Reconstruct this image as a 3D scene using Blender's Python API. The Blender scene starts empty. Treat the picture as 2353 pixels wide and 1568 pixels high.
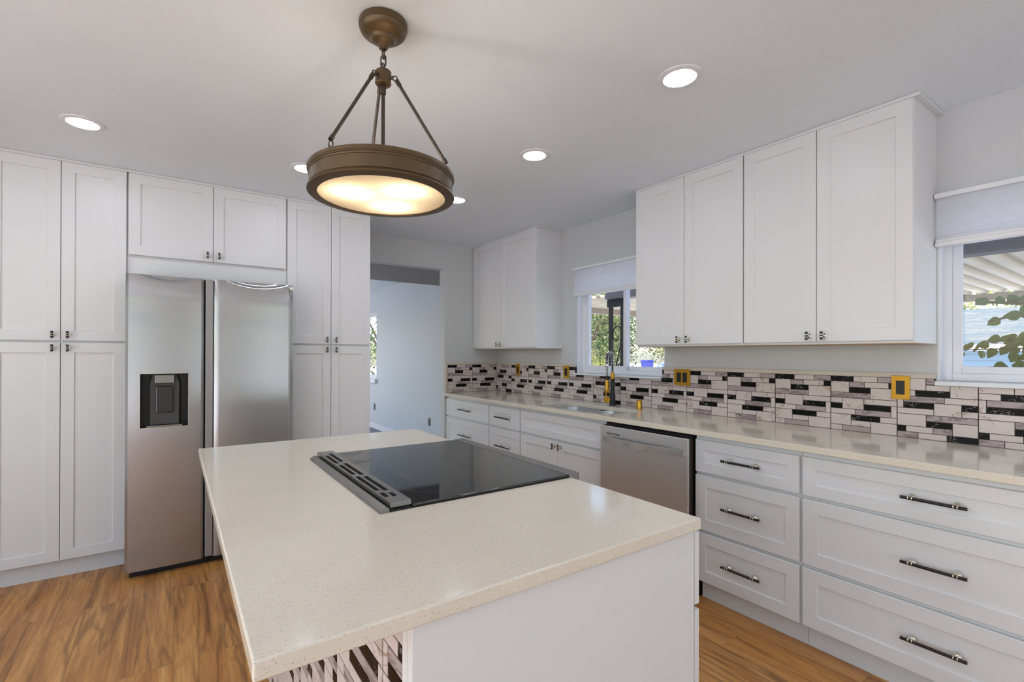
import bpy, bmesh, math, random
from mathutils import Vector, Matrix
random.seed(7)
SC = bpy.context.scene
COL = SC.collection
PI = math.pi

# ------------------------------------------------------------------ camera
F_PX, CX, CY = 1099.15, 1148.55, 812.07
cam_d = bpy.data.cameras.new('camera'); cam = bpy.data.objects.new('camera', cam_d); COL.objects.link(cam)
cam_d.sensor_fit = 'HORIZONTAL'; cam_d.sensor_width = 36.0
cam_d.lens = F_PX / 2353 * 36
cam_d.shift_x = (1176.5 - CX) / 2353
cam_d.shift_y = (CY - 784) / 2353
cam_d.clip_start = 0.02; cam_d.clip_end = 300
fw = Vector((0.56226896, 0.82695071, 0.00247859)); rt = Vector((0.82694751, -0.56227399, 0.00240294)); up = Vector((-0.00338076, -0.00069857, 0.99999404))
M = Matrix((rt, up, -fw)).transposed().to_4x4(); M.translation = Vector((0, 0, 1.307))
cam.matrix_world = M
SC.camera = cam

# ------------------------------------------------------------------ sky, sun, exposure
SC.view_settings.view_transform = 'Standard'; SC.view_settings.look = 'None'
SC.view_settings.gamma = 1.0; SC.view_settings.exposure = 0.24
SC.view_settings.use_curve_mapping = False
W = bpy.data.worlds.new('sky'); SC.world = W; W.use_nodes = True
nt = W.node_tree
bg = nt.nodes['Background']
sky = nt.nodes.new('ShaderNodeTexSky'); sky.sky_type = 'NISHITA'; sky.sun_disc = False
sky.sun_elevation = math.radians(48); sky.sun_rotation = math.radians(-60); sky.altitude = 200; sky.dust_density = 2.0
nt.links.new(sky.outputs[0], bg.inputs[0]); bg.inputs[1].default_value = 0.5
sun_d = bpy.data.lights.new('sun', 'SUN'); sun_d.energy = 8.5; sun_d.angle = math.radians(0.6); sun_d.color = (1.0, 0.97, 0.93)
sun = bpy.data.objects.new('sun', sun_d); COL.objects.link(sun)
sun.rotation_euler = Vector((0.62, -0.30, -0.72)).to_track_quat('-Z', 'Y').to_euler()
LAMP = 50.0      # radiance of the recessed lamps' lenses
SC.cycles.use_denoising = True
SC.cycles.max_bounces = 8; SC.cycles.diffuse_bounces = 4; SC.cycles.glossy_bounces = 4
SC.cycles.transmission_bounces = 6; SC.cycles.transparent_max_bounces = 10
SC.cycles.caustics_reflective = False; SC.cycles.caustics_refractive = False
SC.cycles.sample_clamp_indirect = 6.0

# ------------------------------------------------------------------ materials
def lin(c):
    return tuple((v / 255 / 12.92 if v / 255 <= 0.04045 else ((v / 255 + 0.055) / 1.055) ** 2.4) for v in c) + (1.0,)
class NT:
    """Small node-tree builder."""
    def __init__(s, name):
        s.m = bpy.data.materials.new(name); s.m.use_nodes = True; s.t = s.m.node_tree
        s.p = s.t.nodes['Principled BSDF']; s.out = s.t.nodes['Material Output']
    def n(s, typ, **kw):
        nd = s.t.nodes.new(typ)
        for k, v in kw.items():
            if k.startswith('i_'): nd.inputs[k[2:].replace('_', ' ')].default_value = v
            else: setattr(nd, k, v)
        return nd
    def l(s, a, b): s.t.links.new(a, b)
    def pos(s, scale=(1, 1, 1), rot=(0, 0, 0)):
        g = s.n('ShaderNodeNewGeometry'); mp = s.n('ShaderNodeMapping')
        mp.inputs['Scale'].default_value = scale; mp.inputs['Rotation'].default_value = rot
        s.l(g.outputs['Position'], mp.inputs['Vector']); return mp.outputs['Vector']
    def noise(s, vec, scale, detail=2.0, rough=0.5, dist=0.0):
        nd = s.n('ShaderNodeTexNoise'); nd.inputs['Scale'].default_value = scale; nd.inputs['Detail'].default_value = detail
        nd.inputs['Roughness'].default_value = rough; nd.inputs['Distortion'].default_value = dist
        s.l(vec, nd.inputs['Vector']); return nd.outputs['Fac']
    def ramp(s, fac, stops):
        r = s.n('ShaderNodeValToRGB'); e = r.color_ramp.elements
        while len(e) > len(stops): e.remove(e[-1])
        while len(e) < len(stops): e.new(0.5)
        for q, (p, c) in zip(e, stops): q.position = p; q.color = c
        s.l(fac, r.inputs['Fac']); return r.outputs['Color']
    def mix(s, fac, a, b, blend='MIX'):
        mx = s.n('ShaderNodeMix', data_type='RGBA', blend_type=blend)
        for sock, v in ((mx.inputs[0], fac), (mx.inputs[6], a), (mx.inputs[7], b)):
            if hasattr(v, 'is_output'): s.l(v, sock)
            else: sock.default_value = v
        return mx.outputs[2]
    def math(s, op, a, b=None, c=None):
        nd = s.n('ShaderNodeMath', operation=op)
        for i, v in enumerate((a, b, c)):
            if v is None: continue
            if hasattr(v, 'is_output'): s.l(v, nd.inputs[i])
            else: nd.inputs[i].default_value = v
        return nd.outputs[0]
    def bump(s, h, strength, dist):
        b = s.n('ShaderNodeBump'); b.inputs['Strength'].default_value = strength; b.inputs['Distance'].default_value = dist
        s.l(h, b.inputs['Height']); s.l(b.outputs['Normal'], s.p.inputs['Normal'])
    def set(s, **kw):
        for k, v in kw.items():
            sock = s.p.inputs[k.replace('_', ' ')]
            if hasattr(v, 'is_output'): s.l(v, sock)
            else: sock.default_value = v
        return s
def plain(name, rgb, rough=0.5, metal=0.0, vary=0.03, vscale=6.0, **kw):
    k = NT(name); c = lin(rgb)
    f = k.noise(k.pos(), vscale, 3)
    k.set(Base_Color=k.mix(f, tuple(v * (1 - vary) for v in c[:3]) + (1,), tuple(min(1, v * (1 + vary)) for v in c[:3]) + (1,)), Roughness=rough, Metallic=metal, **kw)
    return k.m
def paint_wall(name, rgb, bumpy=0.25):
    k = NT(name); c = lin(rgb); v = k.pos()
    f = k.noise(v, 2.0, 3)
    k.set(Base_Color=k.mix(f, tuple(x * .97 for x in c[:3]) + (1,), tuple(x * 1.03 for x in c[:3]) + (1,)), Roughness=0.62)
    k.bump(k.noise(v, 190, 2), bumpy, 0.002); return k.m
MAT = {}
MAT['cab'] = plain('white_cabinet_paint', (226, 226, 225), 0.36, vary=0.012)
MAT['cab_in'] = plain('raw_plywood', (196, 160, 116), 0.6, vary=0.08)
MAT['wall'] = paint_wall('grey_wall_paint', (206, 208, 208))
MAT['wall_blue'] = paint_wall('pale_blue_wall_paint', (206, 209, 213))
MAT['ceil'] = paint_wall('ceiling_paint', (236, 243, 250), 0.5)
MAT['soffit'] = paint_wall('brown_grey_soffit_paint', (150, 145, 141))
MAT['white'] = plain('white_vinyl', (235, 236, 240), 0.4, vary=0.01)
MAT['whitetrim'] = plain('white_trim_paint', (232, 233, 236), 0.45, vary=0.01)
MAT['cream'] = plain('cream_edge_trim', (206, 194, 180), 0.45, vary=0.04)
MAT['black'] = plain('black_plastic', (14, 13, 13), 0.45, vary=0.1)
MAT['blackmetal'] = plain('matte_black_metal', (16, 14, 14), 0.35, vary=0.1)
MAT['darkbar'] = plain('dark_bronze_bar', (22, 16, 15), 0.3, vary=0.1)
MAT['nickel'] = plain('satin_nickel', (225, 218, 200), 0.22, 1.0)
MAT['brass'] = plain('brushed_brass', (196, 150, 58), 0.33, 1.0, vary=0.06, vscale=30)
MAT['brassplate'] = plain('brass_plate', (190, 144, 48), 0.4, 0.75, vary=0.04, vscale=30)
MAT['bronze'] = plain('aged_bronze', (98, 80, 57), 0.42, 0.6, vary=0.1, vscale=20)
MAT['bronze_rod'] = plain('bronze_rod', (84, 76, 68), 0.33, 0.85, vary=0.1)
MAT['chrome'] = plain('chrome', (225, 225, 225), 0.12, 1.0)
MAT['darkgrey'] = plain('dark_grey_plastic', (70, 68, 66), 0.38, vary=0.05)
MAT['glassblack'] = plain('black_ceramic_glass', (9, 8, 8), 0.04, vary=0.05, IOR=1.85)
MAT['ringline'] = plain('pale_ring_print', (96, 94, 90), 0.3)
MAT['ventmetal'] = plain('dark_stainless', (146, 144, 140), 0.36, 0.9, vary=0.05)
MAT['plate_steel'] = plain('steel_wall_plate', (150, 146, 138), 0.35, 0.8)
def steel(name, rgb, rough, axis_scale, aniso):
    k = NT(name); v = k.pos(axis_scale)
    f = k.noise(v, 1.0, 2)
    c = lin(rgb)
    k.set(Base_Color=k.mix(f, tuple(x * .985 for x in c[:3]) + (1,), tuple(min(1, x * 1.015) for x in c[:3]) + (1,)), Metallic=0.88,
          Roughness=rough, Anisotropic=aniso)
    tg = k.n('ShaderNodeTangent', direction_type='RADIAL', axis='Z'); k.l(tg.outputs[0], k.p.inputs['Tangent'])
    return k.m
MAT['steel'] = steel('brushed_stainless', (178, 177, 177), 0.26, (900, 900, 6), 0.6)
MAT['steel_dw'] = steel('brushed_stainless_panel', (212, 211, 209), 0.40, (900, 900, 6), 0.5)
MAT['liner'] = plain('dark_brown_liner', (58, 44, 34), 0.5)
MAT['barsteel'] = plain('polished_steel_bar', (214, 213, 211), 0.24, 0.9, vary=0.02)
MAT['strip'] = plain('satin_grey_strip', (158, 155, 152), 0.42, 0.5)
MAT['sink'] = plain('sink_stainless', (214, 213, 210), 0.34, 0.85, vary=0.02)
def quartz(name, base):
    k = NT(name); v = k.pos()
    col = k.mix(k.noise(v, 9, 3), lin(tuple(x - 5 for x in base)), lin(tuple(x + 4 for x in base)))
    for sc, thr, keep, c, sq in ((440, .26, .74, (198, 188, 172), (1.0, .34, 1)), (440, .26, .76, (192, 182, 167), (.34, 1, .8)), (320, .18, .88, (170, 162, 151), (1, .4, 1)), (620, .26, .72, (206, 196, 180), (.5, 1, 1))):
        vo = k.n('ShaderNodeTexVoronoi'); vo.inputs['Scale'].default_value = sc
        k.l(k.pos(sq, (0.1, 0.2, 0.5)), vo.inputs['Vector'])
        near = k.math('LESS_THAN', vo.outputs['Distance'], thr)
        sep = k.n('ShaderNodeSeparateColor'); k.l(vo.outputs['Color'], sep.inputs[0])
        m = k.math('MULTIPLY', near, k.math('GREATER_THAN', sep.outputs[0], keep))
        col = k.mix(m, col, lin(c))
    k.set(Base_Color=col, Roughness=0.11, Specular_IOR_Level=0.5)
    return k.m
MAT['quartz'] = quartz('speckled_cream_quartz', (227, 218, 200))
def marble(name, base, vein, width, scale, rough=0.3, streak=None, part=0.5, spec=0.5):
    k = NT(name); v = k.pos(streak or (1, 1, 1))
    n1 = k.noise(v, scale, 4, 0.55, 1.2)
    d = k.math('ABSOLUTE', k.math('SUBTRACT', n1, 0.5))
    msk = k.math('MULTIPLY', k.math('LESS_THAN', k.noise(v, scale * .6, 2), part), k.math('SUBTRACT', 1.0, k.math('MINIMUM', k.math('DIVIDE', d, width), 1.0)))
    col = k.mix(k.noise(v, scale * 2, 4), lin(tuple(max(0, x - 8) for x in base)), lin(tuple(min(255, x + 5) for x in base)))
    k.set(Base_Color=k.mix(msk, col, lin(vein)), Roughness=rough, Specular_IOR_Level=spec)
    return k.m
MAT['t_white'] = marble('white_marble_tile', (210, 197, 192), (164, 138, 116), 0.022, 7.5, part=0.47)
MAT['t_grey'] = marble('grey_stone_tile', (172, 157, 156), (118, 104, 104), 0.09, 30, 0.4, (1, .35, 1.6))
MAT['t_black'] = marble('black_marble_tile', (10, 6, 6), (176, 168, 164), 0.012, 26, 0.38, part=0.45, spec=0.15)
MAT['grout'] = plain('dark_grout', (44, 36, 36), 0.6)
def wood_floor():
    k = NT('oak_plank_floor')
    g = k.n('ShaderNodeNewGeometry'); sp = k.n('ShaderNodeSeparateXYZ'); k.l(g.outputs['Position'], sp.inputs[0])
    cb = k.n('ShaderNodeCombineXYZ'); k.l(sp.outputs['Y'], cb.inputs['X']); k.l(sp.outputs['X'], cb.inputs['Y'])
    br = k.n('ShaderNodeTexBrick', offset=0.37, squash=1.0)
    for a, b in (('Scale', 1.0), ('Mortar Size', 0.0012), ('Mortar Smooth', 0.2), ('Brick Width', 1.22), ('Row Height', 0.185), ('Bias', 0.0)): br.inputs[a].default_value = b
    br.inputs['Color1'].default_value = (0, 0, 0, 1); br.inputs['Color2'].default_value = (1, 1, 1, 1); br.inputs['Mortar'].default_value = (0.5, 0.5, 0.5, 1)
    k.l(cb.outputs[0], br.inputs['Vector'])
    rnd = k.n('ShaderNodeSeparateColor'); k.l(br.outputs['Color'], rnd.inputs[0])
    off = k.n('ShaderNodeCombineXYZ')
    k.l(k.math('MULTIPLY', rnd.outputs[0], 37.0), off.inputs['Y']); k.l(k.math('MULTIPLY', rnd.outputs[0], 11.0), off.inputs['Z'])
    ad = k.n('ShaderNodeVectorMath', operation='ADD'); k.l(g.outputs['Position'], ad.inputs[0]); k.l(off.outputs[0], ad.inputs[1])
    def stretched(sx, sy):
        mp = k.n('ShaderNodeMapping'); mp.inputs['Scale'].default_value = (sx, sy, 1); k.l(ad.outputs[0], mp.inputs['Vector']); return mp.outputs[0]
    broad = k.noise(stretched(7.5, 0.75), 1.4, 3, 0.6, 0.7)
    lines = k.math('PINGPONG', k.math('MULTIPLY', k.noise(stretched(6.0, 0.75), 1.0, 2, 0.4, 0.35), 30.0), 1.0)
    fine = k.noise(stretched(95, 3.2), 1.4, 5, 0.65, 0.15)
    dark = k.noise(stretched(15.0, 0.8), 1.15, 5, 0.66, 0.5)
    vein = k.math('ABSOLUTE', k.math('SUBTRACT', k.noise(stretched(6.5, 0.42), 1.2, 4, 0.5, 0.55), 0.5))
    knots = k.noise(stretched(16, 5.0), 1.6, 3, 0.5, 0.8)
    col = k.ramp(broad, [(0.28, lin((166, 108, 52))), (0.48, lin((206, 144, 76))), (0.70, lin((228, 172, 102)))])
    col = k.mix(k.math('MULTIPLY', k.ramp(lines, [(0.0, (1, 1, 1, 1)), (0.5, (0, 0, 0, 1))]), 0.22), col, lin((126, 76, 34)))
    col = k.mix(k.math('MULTIPLY', k.ramp(fine, [(0.40, (1, 1, 1, 1)), (0.58, (0, 0, 0, 1))]), 0.30), col, lin((136, 84, 38)))
    col = k.mix(k.math('MULTIPLY', k.ramp(dark, [(0.52, (0, 0, 0, 1)), (0.70, (1, 1, 1, 1))]), 0.66), col, lin((108, 62, 26)))
    col = k.mix(k.math('MULTIPLY', k.ramp(vein, [(0.0, (1, 1, 1, 1)), (0.030, (0, 0, 0, 1))]), 0.55), col, lin((82, 44, 18)))
    col = k.mix(k.math('MULTIPLY', k.ramp(knots, [(0.70, (0, 0, 0, 1)), (0.78, (1, 1, 1, 1))]), 0.55), col, lin((92, 52, 22)))
    col = k.mix(k.math('MULTIPLY', k.math('SUBTRACT', rnd.outputs[0], 0.35), 0.20), col, lin((236, 180, 108)))
    col = k.mix(k.math('MULTIPLY', br.outputs['Fac'], 0.35), col, lin((110, 68, 32)))
    k.set(Base_Color=col, Roughness=0.36)
    k.bump(fine, 0.12, 0.002)
    return k.m
MAT['floor'] = wood_floor()
MAT['carpet'] = plain('grey_carpet', (128, 128, 132), 0.95, vary=0.12, vscale=200)
def emis(name, rgb, strength, base=(240, 240, 240)):
    k = NT(name); k.set(Base_Color=lin(base), Emission_Color=lin(rgb), Emission_Strength=strength); return k.m
MAT['lens'] = emis('lamp_lens', (232, 241, 255), LAMP)
MAT['bulb'] = emis('warm_bulb', (255, 241, 222), 250.0)
def pane():
    k = NT('window_pane'); k.t.nodes.remove(k.p)
    tr = k.n('ShaderNodeBsdfTransparent'); gl = k.n('ShaderNodeBsdfGlossy'); gl.inputs['Roughness'].default_value = 0.02
    lw = k.n('ShaderNodeLayerWeight'); lw.inputs[0].default_value = 0.5
    fac = k.math('MULTIPLY_ADD', k.math('POWER', lw.outputs['Facing'], 5.0), 0.5, 0.02)
    mx = k.n('ShaderNodeMixShader'); k.l(fac, mx.inputs[0]); k.l(tr.outputs[0], mx.inputs[1]); k.l(gl.outputs[0], mx.inputs[2]); k.l(mx.outputs[0], k.out.inputs[0])
    return k.m
MAT['pane'] = pane()
def translucent(name, rgb, tfac, rough=0.5, gloss=0.04):
    k = NT(name); k.t.nodes.remove(k.p)
    c = k.mix(k.noise(k.pos(), 40, 2), lin(tuple(x - 4 for x in rgb)), lin(rgb))
    df = k.n('ShaderNodeBsdfDiffuse'); tl = k.n('ShaderNodeBsdfTranslucent'); k.l(c, df.inputs[0]); k.l(c, tl.inputs[0])
    m1 = k.n('ShaderNodeMixShader'); m1.inputs[0].default_value = tfac; k.l(df.outputs[0], m1.inputs[1]); k.l(tl.outputs[0], m1.inputs[2])
    gl = k.n('ShaderNodeBsdfGlossy'); gl.inputs['Roughness'].default_value = rough
    m2 = k.n('ShaderNodeMixShader'); m2.inputs[0].default_value = gloss; k.l(m1.outputs[0], m2.inputs[1]); k.l(gl.outputs[0], m2.inputs[2]); k.l(m2.outputs[0], k.out.inputs[0])
    return k.m
MAT['shade'] = translucent('pleated_shade_fabric', (246, 247, 250), 0.55)
MAT['frost'] = translucent('frosted_glass', (226, 208, 176), 0.34, 0.2, 0.05)
MAT['leaf'] = translucent('leaf_green', (74, 100, 42), 0.35, 0.35, 0.06)
MAT['leaf2'] = translucent('tree_foliage', (108, 128, 66), 0.35)
MAT['leaf3'] = translucent('pale_tree_foliage', (142, 144, 96), 0.35)
MAT['leaf4'] = translucent('yellow_green_foliage', (152, 152, 64), 0.35)
MAT['leaf5'] = translucent('dark_tree_foliage', (66, 84, 50), 0.3)
MAT['bark'] = plain('bark', (96, 82, 68), 0.9, vary=0.3, vscale=30)
MAT['iron'] = plain('black_wrought_iron', (44, 38, 34), 0.5, 0.3, vary=0.2, vscale=40)
MAT['beam'] = plain('dark_painted_beam', (96, 90, 88), 0.6, vary=0.15)
MAT['awning'] = plain('beige_metal_roofing', (232, 214, 186), 0.5, vary=0.04)
MAT['gutter'] = plain('tan_gutter', (176, 160, 144), 0.6, vary=0.15)
MAT['siding'] = plain('pale_blue_siding', (108, 136, 158), 0.6, vary=0.03)
MAT['bluebin'] = plain('blue_plastic', (92, 100, 214), 0.45)
MAT['carpaint'] = plain('blue_car_paint', (84, 104, 190), 0.25)
MAT['carglass'] = plain('car_glass', (130, 150, 200), 0.1)
MAT['tyre'] = plain('tyre_rubber', (24, 24, 24), 0.8)
MAT['ground'] = plain('pale_paving', (214, 213, 210), 0.95, vary=0.2, vscale=2)
def shingle():
    k = NT('pale_shingle_roof'); g = k.n('ShaderNodeNewGeometry'); sp = k.n('ShaderNodeSeparateXYZ'); k.l(g.outputs['Position'], sp.inputs[0])
    cb = k.n('ShaderNodeCombineXYZ'); k.l(sp.outputs['Y'], cb.inputs['X']); k.l(sp.outputs['Z'], cb.inputs['Y'])
    br = k.n('ShaderNodeTexBrick', offset=0.43)
    for a, b in (('Scale', 1.0), ('Mortar Size', 0.004), ('Brick Width', 0.36), ('Row Height', 0.042)): br.inputs[a].default_value = b
    br.inputs['Color1'].default_value = lin((74, 90, 98)); br.inputs['Color2'].default_value = lin((104, 108, 106)); br.inputs['Mortar'].default_value = lin((54, 62, 68))
    k.l(cb.outputs[0], br.inputs['Vector']); k.set(Base_Color=br.outputs['Color'], Roughness=0.9); return k.m
MAT['shingle'] = shingle()

# ------------------------------------------------------------------ mesh helpers
class MB:
    """Collects shapes given in world coordinates; build() links them as one mesh object."""
    def __init__(s): s.bm = bmesh.new()
    def face(s, pts, mat=0, smooth=False):
        f = s.bm.faces.new([s.bm.verts.new(p) for p in pts]); f.material_index = mat; f.smooth = smooth; return f
    def box(s, x0, x1, y0, y1, z0, z1, mat=0):
        x0, x1 = sorted((x0, x1)); y0, y1 = sorted((y0, y1)); z0, z1 = sorted((z0, z1))
        v = [s.bm.verts.new(p) for p in ((x0, y0, z0), (x1, y0, z0), (x1, y1, z0), (x0, y1, z0), (x0, y0, z1), (x1, y0, z1), (x1, y1, z1), (x0, y1, z1))]
        for q in ((0, 3, 2, 1), (4, 5, 6, 7), (0, 1, 5, 4), (1, 2, 6, 5), (2, 3, 7, 6), (3, 0, 4, 7)):
            s.bm.faces.new([v[i] for i in q]).material_index = mat
        return s
    def loft(s, rings, mat=0, smooth=True, caps=True, closed=True):
        vs = [[s.bm.verts.new(p) for p in r] for r in rings]
        n = len(vs[0])
        for a, b in zip(vs, vs[1:]):
            for i in range(n if closed else n - 1):
                f = s.bm.faces.new((a[i], a[(i + 1) % n], b[(i + 1) % n], b[i])); f.material_index = mat; f.smooth = smooth
        if caps:
            for r in (vs[0][::-1], vs[-1]):
                if len(r) > 2: f = s.bm.faces.new(r); f.material_index = mat
        return s
    def tube(s, pts, r, mat=0, seg=10, closed=False, caps=True):
        pts = [Vector(p) for p in pts]; n = len(pts); rings = []
        rad = r if hasattr(r, '__len__') else [r] * n
        t0 = (pts[1] - pts[0]).normalized()
        u = t0.orthogonal().normalized()
        for i, p in enumerate(pts):
            if closed: t = (pts[(i + 1) % n] - pts[i - 1]).normalized()
            else: t = (pts[min(i + 1, n - 1)] - pts[max(i - 1, 0)]).normalized()
            u = (u - t * u.dot(t)).normalized(); w = t.cross(u)
            rings.append([p + (u * math.cos(a) + w * math.sin(a)) * rad[i] for a in (2 * PI * k / seg for k in range(seg))])
        if closed: rings.append(rings[0])
        return s.loft(rings, mat, True, caps and not closed)
    def cyl(s, p0, p1, r, mat=0, seg=20): return s.tube([p0, p1], r, mat, seg)
    def lathe(s, prof, c, mat=0, seg=48, axis='z', smooth=True, caps=False):
        rings = []
        for r, h in prof:
            ring = []
            for k in range(seg):
                a = 2 * PI * k / seg; p, q = r * math.cos(a), r * math.sin(a)
                o = {'z': (p, q, h), 'x': (h, p, q), 'y': (q, h, p)}[axis]
                ring.append((c[0] + o[0], c[1] + o[1], c[2] + o[2]))
            rings.append(ring)
        return s.loft(rings, mat, smooth, caps)
    def prism(s, poly, z0, z1, mat=0):
        a = [s.bm.verts.new((x, y, z0)) for x, y in poly]; b = [s.bm.verts.new((x, y, z1)) for x, y in poly]
        s.bm.faces.new(a[::-1]).material_index = mat; s.bm.faces.new(b).material_index = mat
        for i in range(len(a)):
            j = (i + 1) % len(a); s.bm.faces.new((a[i], a[j], b[j], b[i])).material_index = mat
        return s
    def ball(s, c, r, mat=0, seg=16, rings=10, sz=1.0):
        prof = [(max(1e-4, r * math.sin(PI * k / rings)), -r * sz * math.cos(PI * k / rings)) for k in range(rings + 1)]
        return s.lathe(prof, c, mat, seg, caps=True)
    def build(s, name, mats, parent=None, bevel=0.0, seg=2, weld=False):
        if weld: bmesh.ops.remove_doubles(s.bm, verts=s.bm.verts, dist=1e-5)
        bmesh.ops.recalc_face_normals(s.bm, faces=s.bm.faces)
        for e in s.bm.edges:
            if len(e.link_faces) == 2 and e.calc_face_angle(0) > math.radians(34): e.smooth = False
        off = Vector((0, 0, 0)); p = parent
        while p is not None: off += p.location; p = p.parent
        loc = Vector((0, 0, 0))
        if parent is None and s.bm.verts:
            vs = [v.co for v in s.bm.verts]
            loc = Vector(((min(v.x for v in vs) + max(v.x for v in vs)) / 2, (min(v.y for v in vs) + max(v.y for v in vs)) / 2, min(v.z for v in vs)))
        bmesh.ops.translate(s.bm, verts=s.bm.verts, vec=-(off + loc))
        me = bpy.data.meshes.new(name); s.bm.to_mesh(me); s.bm.free()
        if not isinstance(mats, (list, tuple)): mats = [mats]
        for m in mats: me.materials.append(MAT[m])
        o = bpy.data.objects.new(name, me); COL.objects.link(o); o.location = loc
        if parent: o.parent = parent
        if bevel > 0:
            md = o.modifiers.new('bevel', 'BEVEL'); md.width = bevel; md.segments = seg; md.limit_method = 'ANGLE'; md.angle_limit = math.radians(35)
            for f in me.polygons: f.use_smooth = True
            md.harden_normals = True
        return o
def tag(o, label, cat, group=None, kind=None):
    o['label'] = label; o['category'] = cat
    if group: o['group'] = group
    if kind: o['kind'] = kind
    return o
def thing(name, loc, label, cat, group=None):
    o = bpy.data.objects.new(name, None); COL.objects.link(o); o.location = loc; o.empty_display_size = 0.1
    return tag(o, label, cat, group)
def struct(o, label=None, cat=None):
    o['kind'] = 'structure'
    if label: o['label'] = label; o['category'] = cat
    return o
def copy_tree(o, parent=None):
    c = o.copy(); COL.objects.link(c)
    if parent: c.parent = parent
    for ch in list(o.children): copy_tree(ch, c)
    return c
# a "wall map" turns (a along the wall, z, d out of the wall) into world coordinates
def map_right(plane): return lambda a, z, d: (plane - d, a, z)       # faces -x (window wall)
def map_back(plane): return lambda a, z, d: (a, plane - d, z)        # faces -y (refrigerator wall)
def map_east(plane): return lambda a, z, d: (plane + d, a, z)        # faces +x
def mbox(mb, mp, a0, a1, z0, z1, d0, d1, mat=0):
    p, q = mp(a0, z0, d0), mp(a1, z1, d1)
    return mb.box(p[0], q[0], p[1], q[1], p[2], q[2], mat)
def shaker(mb, mp, a0, a1, z0, z1, t=0.02, w=0.058, rec=0.007):
    a0, a1 = min(a0, a1), max(a0, a1); e = 0.0018; w = min(w, (z1 - z0) * 0.30)
    def rect(i, d): return [mp(a0 + i, z0 + i, d), mp(a1 - i, z0 + i, d), mp(a1 - i, z1 - i, d), mp(a0 + i, z1 - i, d)]
    rings = [rect(0, 0), rect(0, t - e), rect(e, t), rect(w, t), rect(w + 0.0025, t - rec)]
    mb.loft(rings, 0, False, True)
def knob_bar(mp, a, z, parent, d=0.02):
    """T-bar cabinet knob: short dark bar on a ribbed nickel post."""
    mb = MB(); L = 0.0205
    mb.tube([mp(a, z, d), mp(a, z, d + 0.004), mp(a, z, d + 0.005), mp(a, z, d + 0.026)], [0.011, 0.011, 0.0055, 0.0055], 1, 12)
    mb.tube([mp(a, z - L, d + 0.028), mp(a, z + L, d + 0.028)], 0.0062, 0, 12)
    for s in (-1, 1): mb.tube([mp(a, z + s * 0.006 - 0.0014, d + 0.028), mp(a, z + s * 0.006 + 0.0014, d + 0.028)], 0.0076, 1, 12)
    return mb.build('knob', ['darkbar', 'nickel'], parent)
def pull_bar(mp, a, z, parent, L=0.19, d=0.02):
    mb = MB(); h = L / 2
    mb.tube([mp(a - h, z, d + 0.030), mp(a + h, z, d + 0.030)], 0.0062, 0, 12)
    for s in (-1, 1):
        c = a + s * h * 0.68
        mb.tube([mp(c, z, d), mp(c, z, d + 0.003), mp(c, z, d + 0.010), mp(c, z, d + 0.016), mp(c, z, d + 0.030)], [0.0135, 0.0135, 0.0115, 0.006, 0.005], 1, 14)
        for q in (-1, 1): mb.tube([mp(c + q * 0.0055 - 0.0016, z, d + 0.030), mp(c + q * 0.0055 + 0.0016, z, d + 0.030)], 0.0076, 1, 12)
    return mb.build('pull_handle', ['darkbar', 'nickel'], parent)

# ------------------------------------------------------------------ room shell
XW, YB, ZC = 2.9233, 4.356, 2.432
XL, YN, YF = -2.3, -3.0, 9.6
def wall_x(name, x0, x1, ya, yb, za, zb, holes, mat):
    """wall in a plane of constant x with rectangular holes (y0, y1, z0, z1)"""
    mb = MB(); ys = sorted({ya, yb, *[h[0] for h in holes], *[h[1] for h in holes]})
    for y0, y1 in zip(ys, ys[1:]):
        hs = sorted([h for h in holes if h[0] <= y0 + 1e-6 and h[1] >= y1 - 1e-6], key=lambda h: h[2]); z = za
        for h in hs:
            if h[2] > z: mb.box(x0, x1, y0, y1, z, h[2])
            z = h[3]
        if z < zb: mb.box(x0, x1, y0, y1, z, zb)
    return struct(mb.build(name, mat, weld=False))
def wall_y(name, y0, y1, xa, xb, za, zb, holes, mat):
    mb = MB(); xs = sorted({xa, xb, *[h[0] for h in holes], *[h[1] for h in holes]})
    for x0, x1 in zip(xs, xs[1:]):
        hs = sorted([h for h in holes if h[0] <= x0 + 1e-6 and h[1] >= x1 - 1e-6], key=lambda h: h[2]); z = za
        for h in hs:
            if h[2] > z: mb.box(x0, x1, y0, y1, z, h[2])
            z = h[3]
        if z < zb: mb.box(x0, x1, y0, y1, z, zb)
    return struct(mb.build(name, mat))
W1 = (2.183, 3.092, 1.146, 2.055)      # window over the sink: y0, y1, z0, z1
W2 = (-0.55, 0.692, 1.190, 2.040)      # window at the right
W3 = (8.14, 9.30, 0.87, 2.04)          # window of the next room
TW = 0.15
struct(MB().box(XL, XW, YN, YB + 0.108, -0.12, 0).build('floor', 'floor'), 'golden oak plank floor with dark streaked grain', 'floor')
struct(MB().box(XL, XW, YB + 0.108, YF, -0.12, -0.001).build('floor_far', 'carpet'), 'grey carpet in the room beyond the doorway', 'floor')
struct(MB().box(XL - 1.7, XW + TW, YN - 0.15, YF + 0.15, ZC, ZC + 0.25).build('ceiling', 'ceil'), 'smooth pale grey ceiling', 'ceiling')  # slab runs past the left wall as an unseen eave added to block sun
wall_x('wall_right', XW, XW + TW, YN - 0.15, YB + 0.108, -0.12, ZC, [W1, W2], 'wall')
wall_x('wall_right_far', XW, XW + TW, YB + 0.108, YF, -0.12, ZC, [W3], 'wall_blue')
wall_y('wall_back', YB, YB + 0.108, XL, XW, 0, ZC, [(1.40, 2.278, 0, 2.176)], 'wall')
wall_x('wall_left', XL - 0.15, XL, YN - 0.15, YF, -0.12, ZC, [(-2.8, 2.7, 0.1, 2.2), (5.2, 8.6, 0.5, 2.2)], 'wall')
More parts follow.
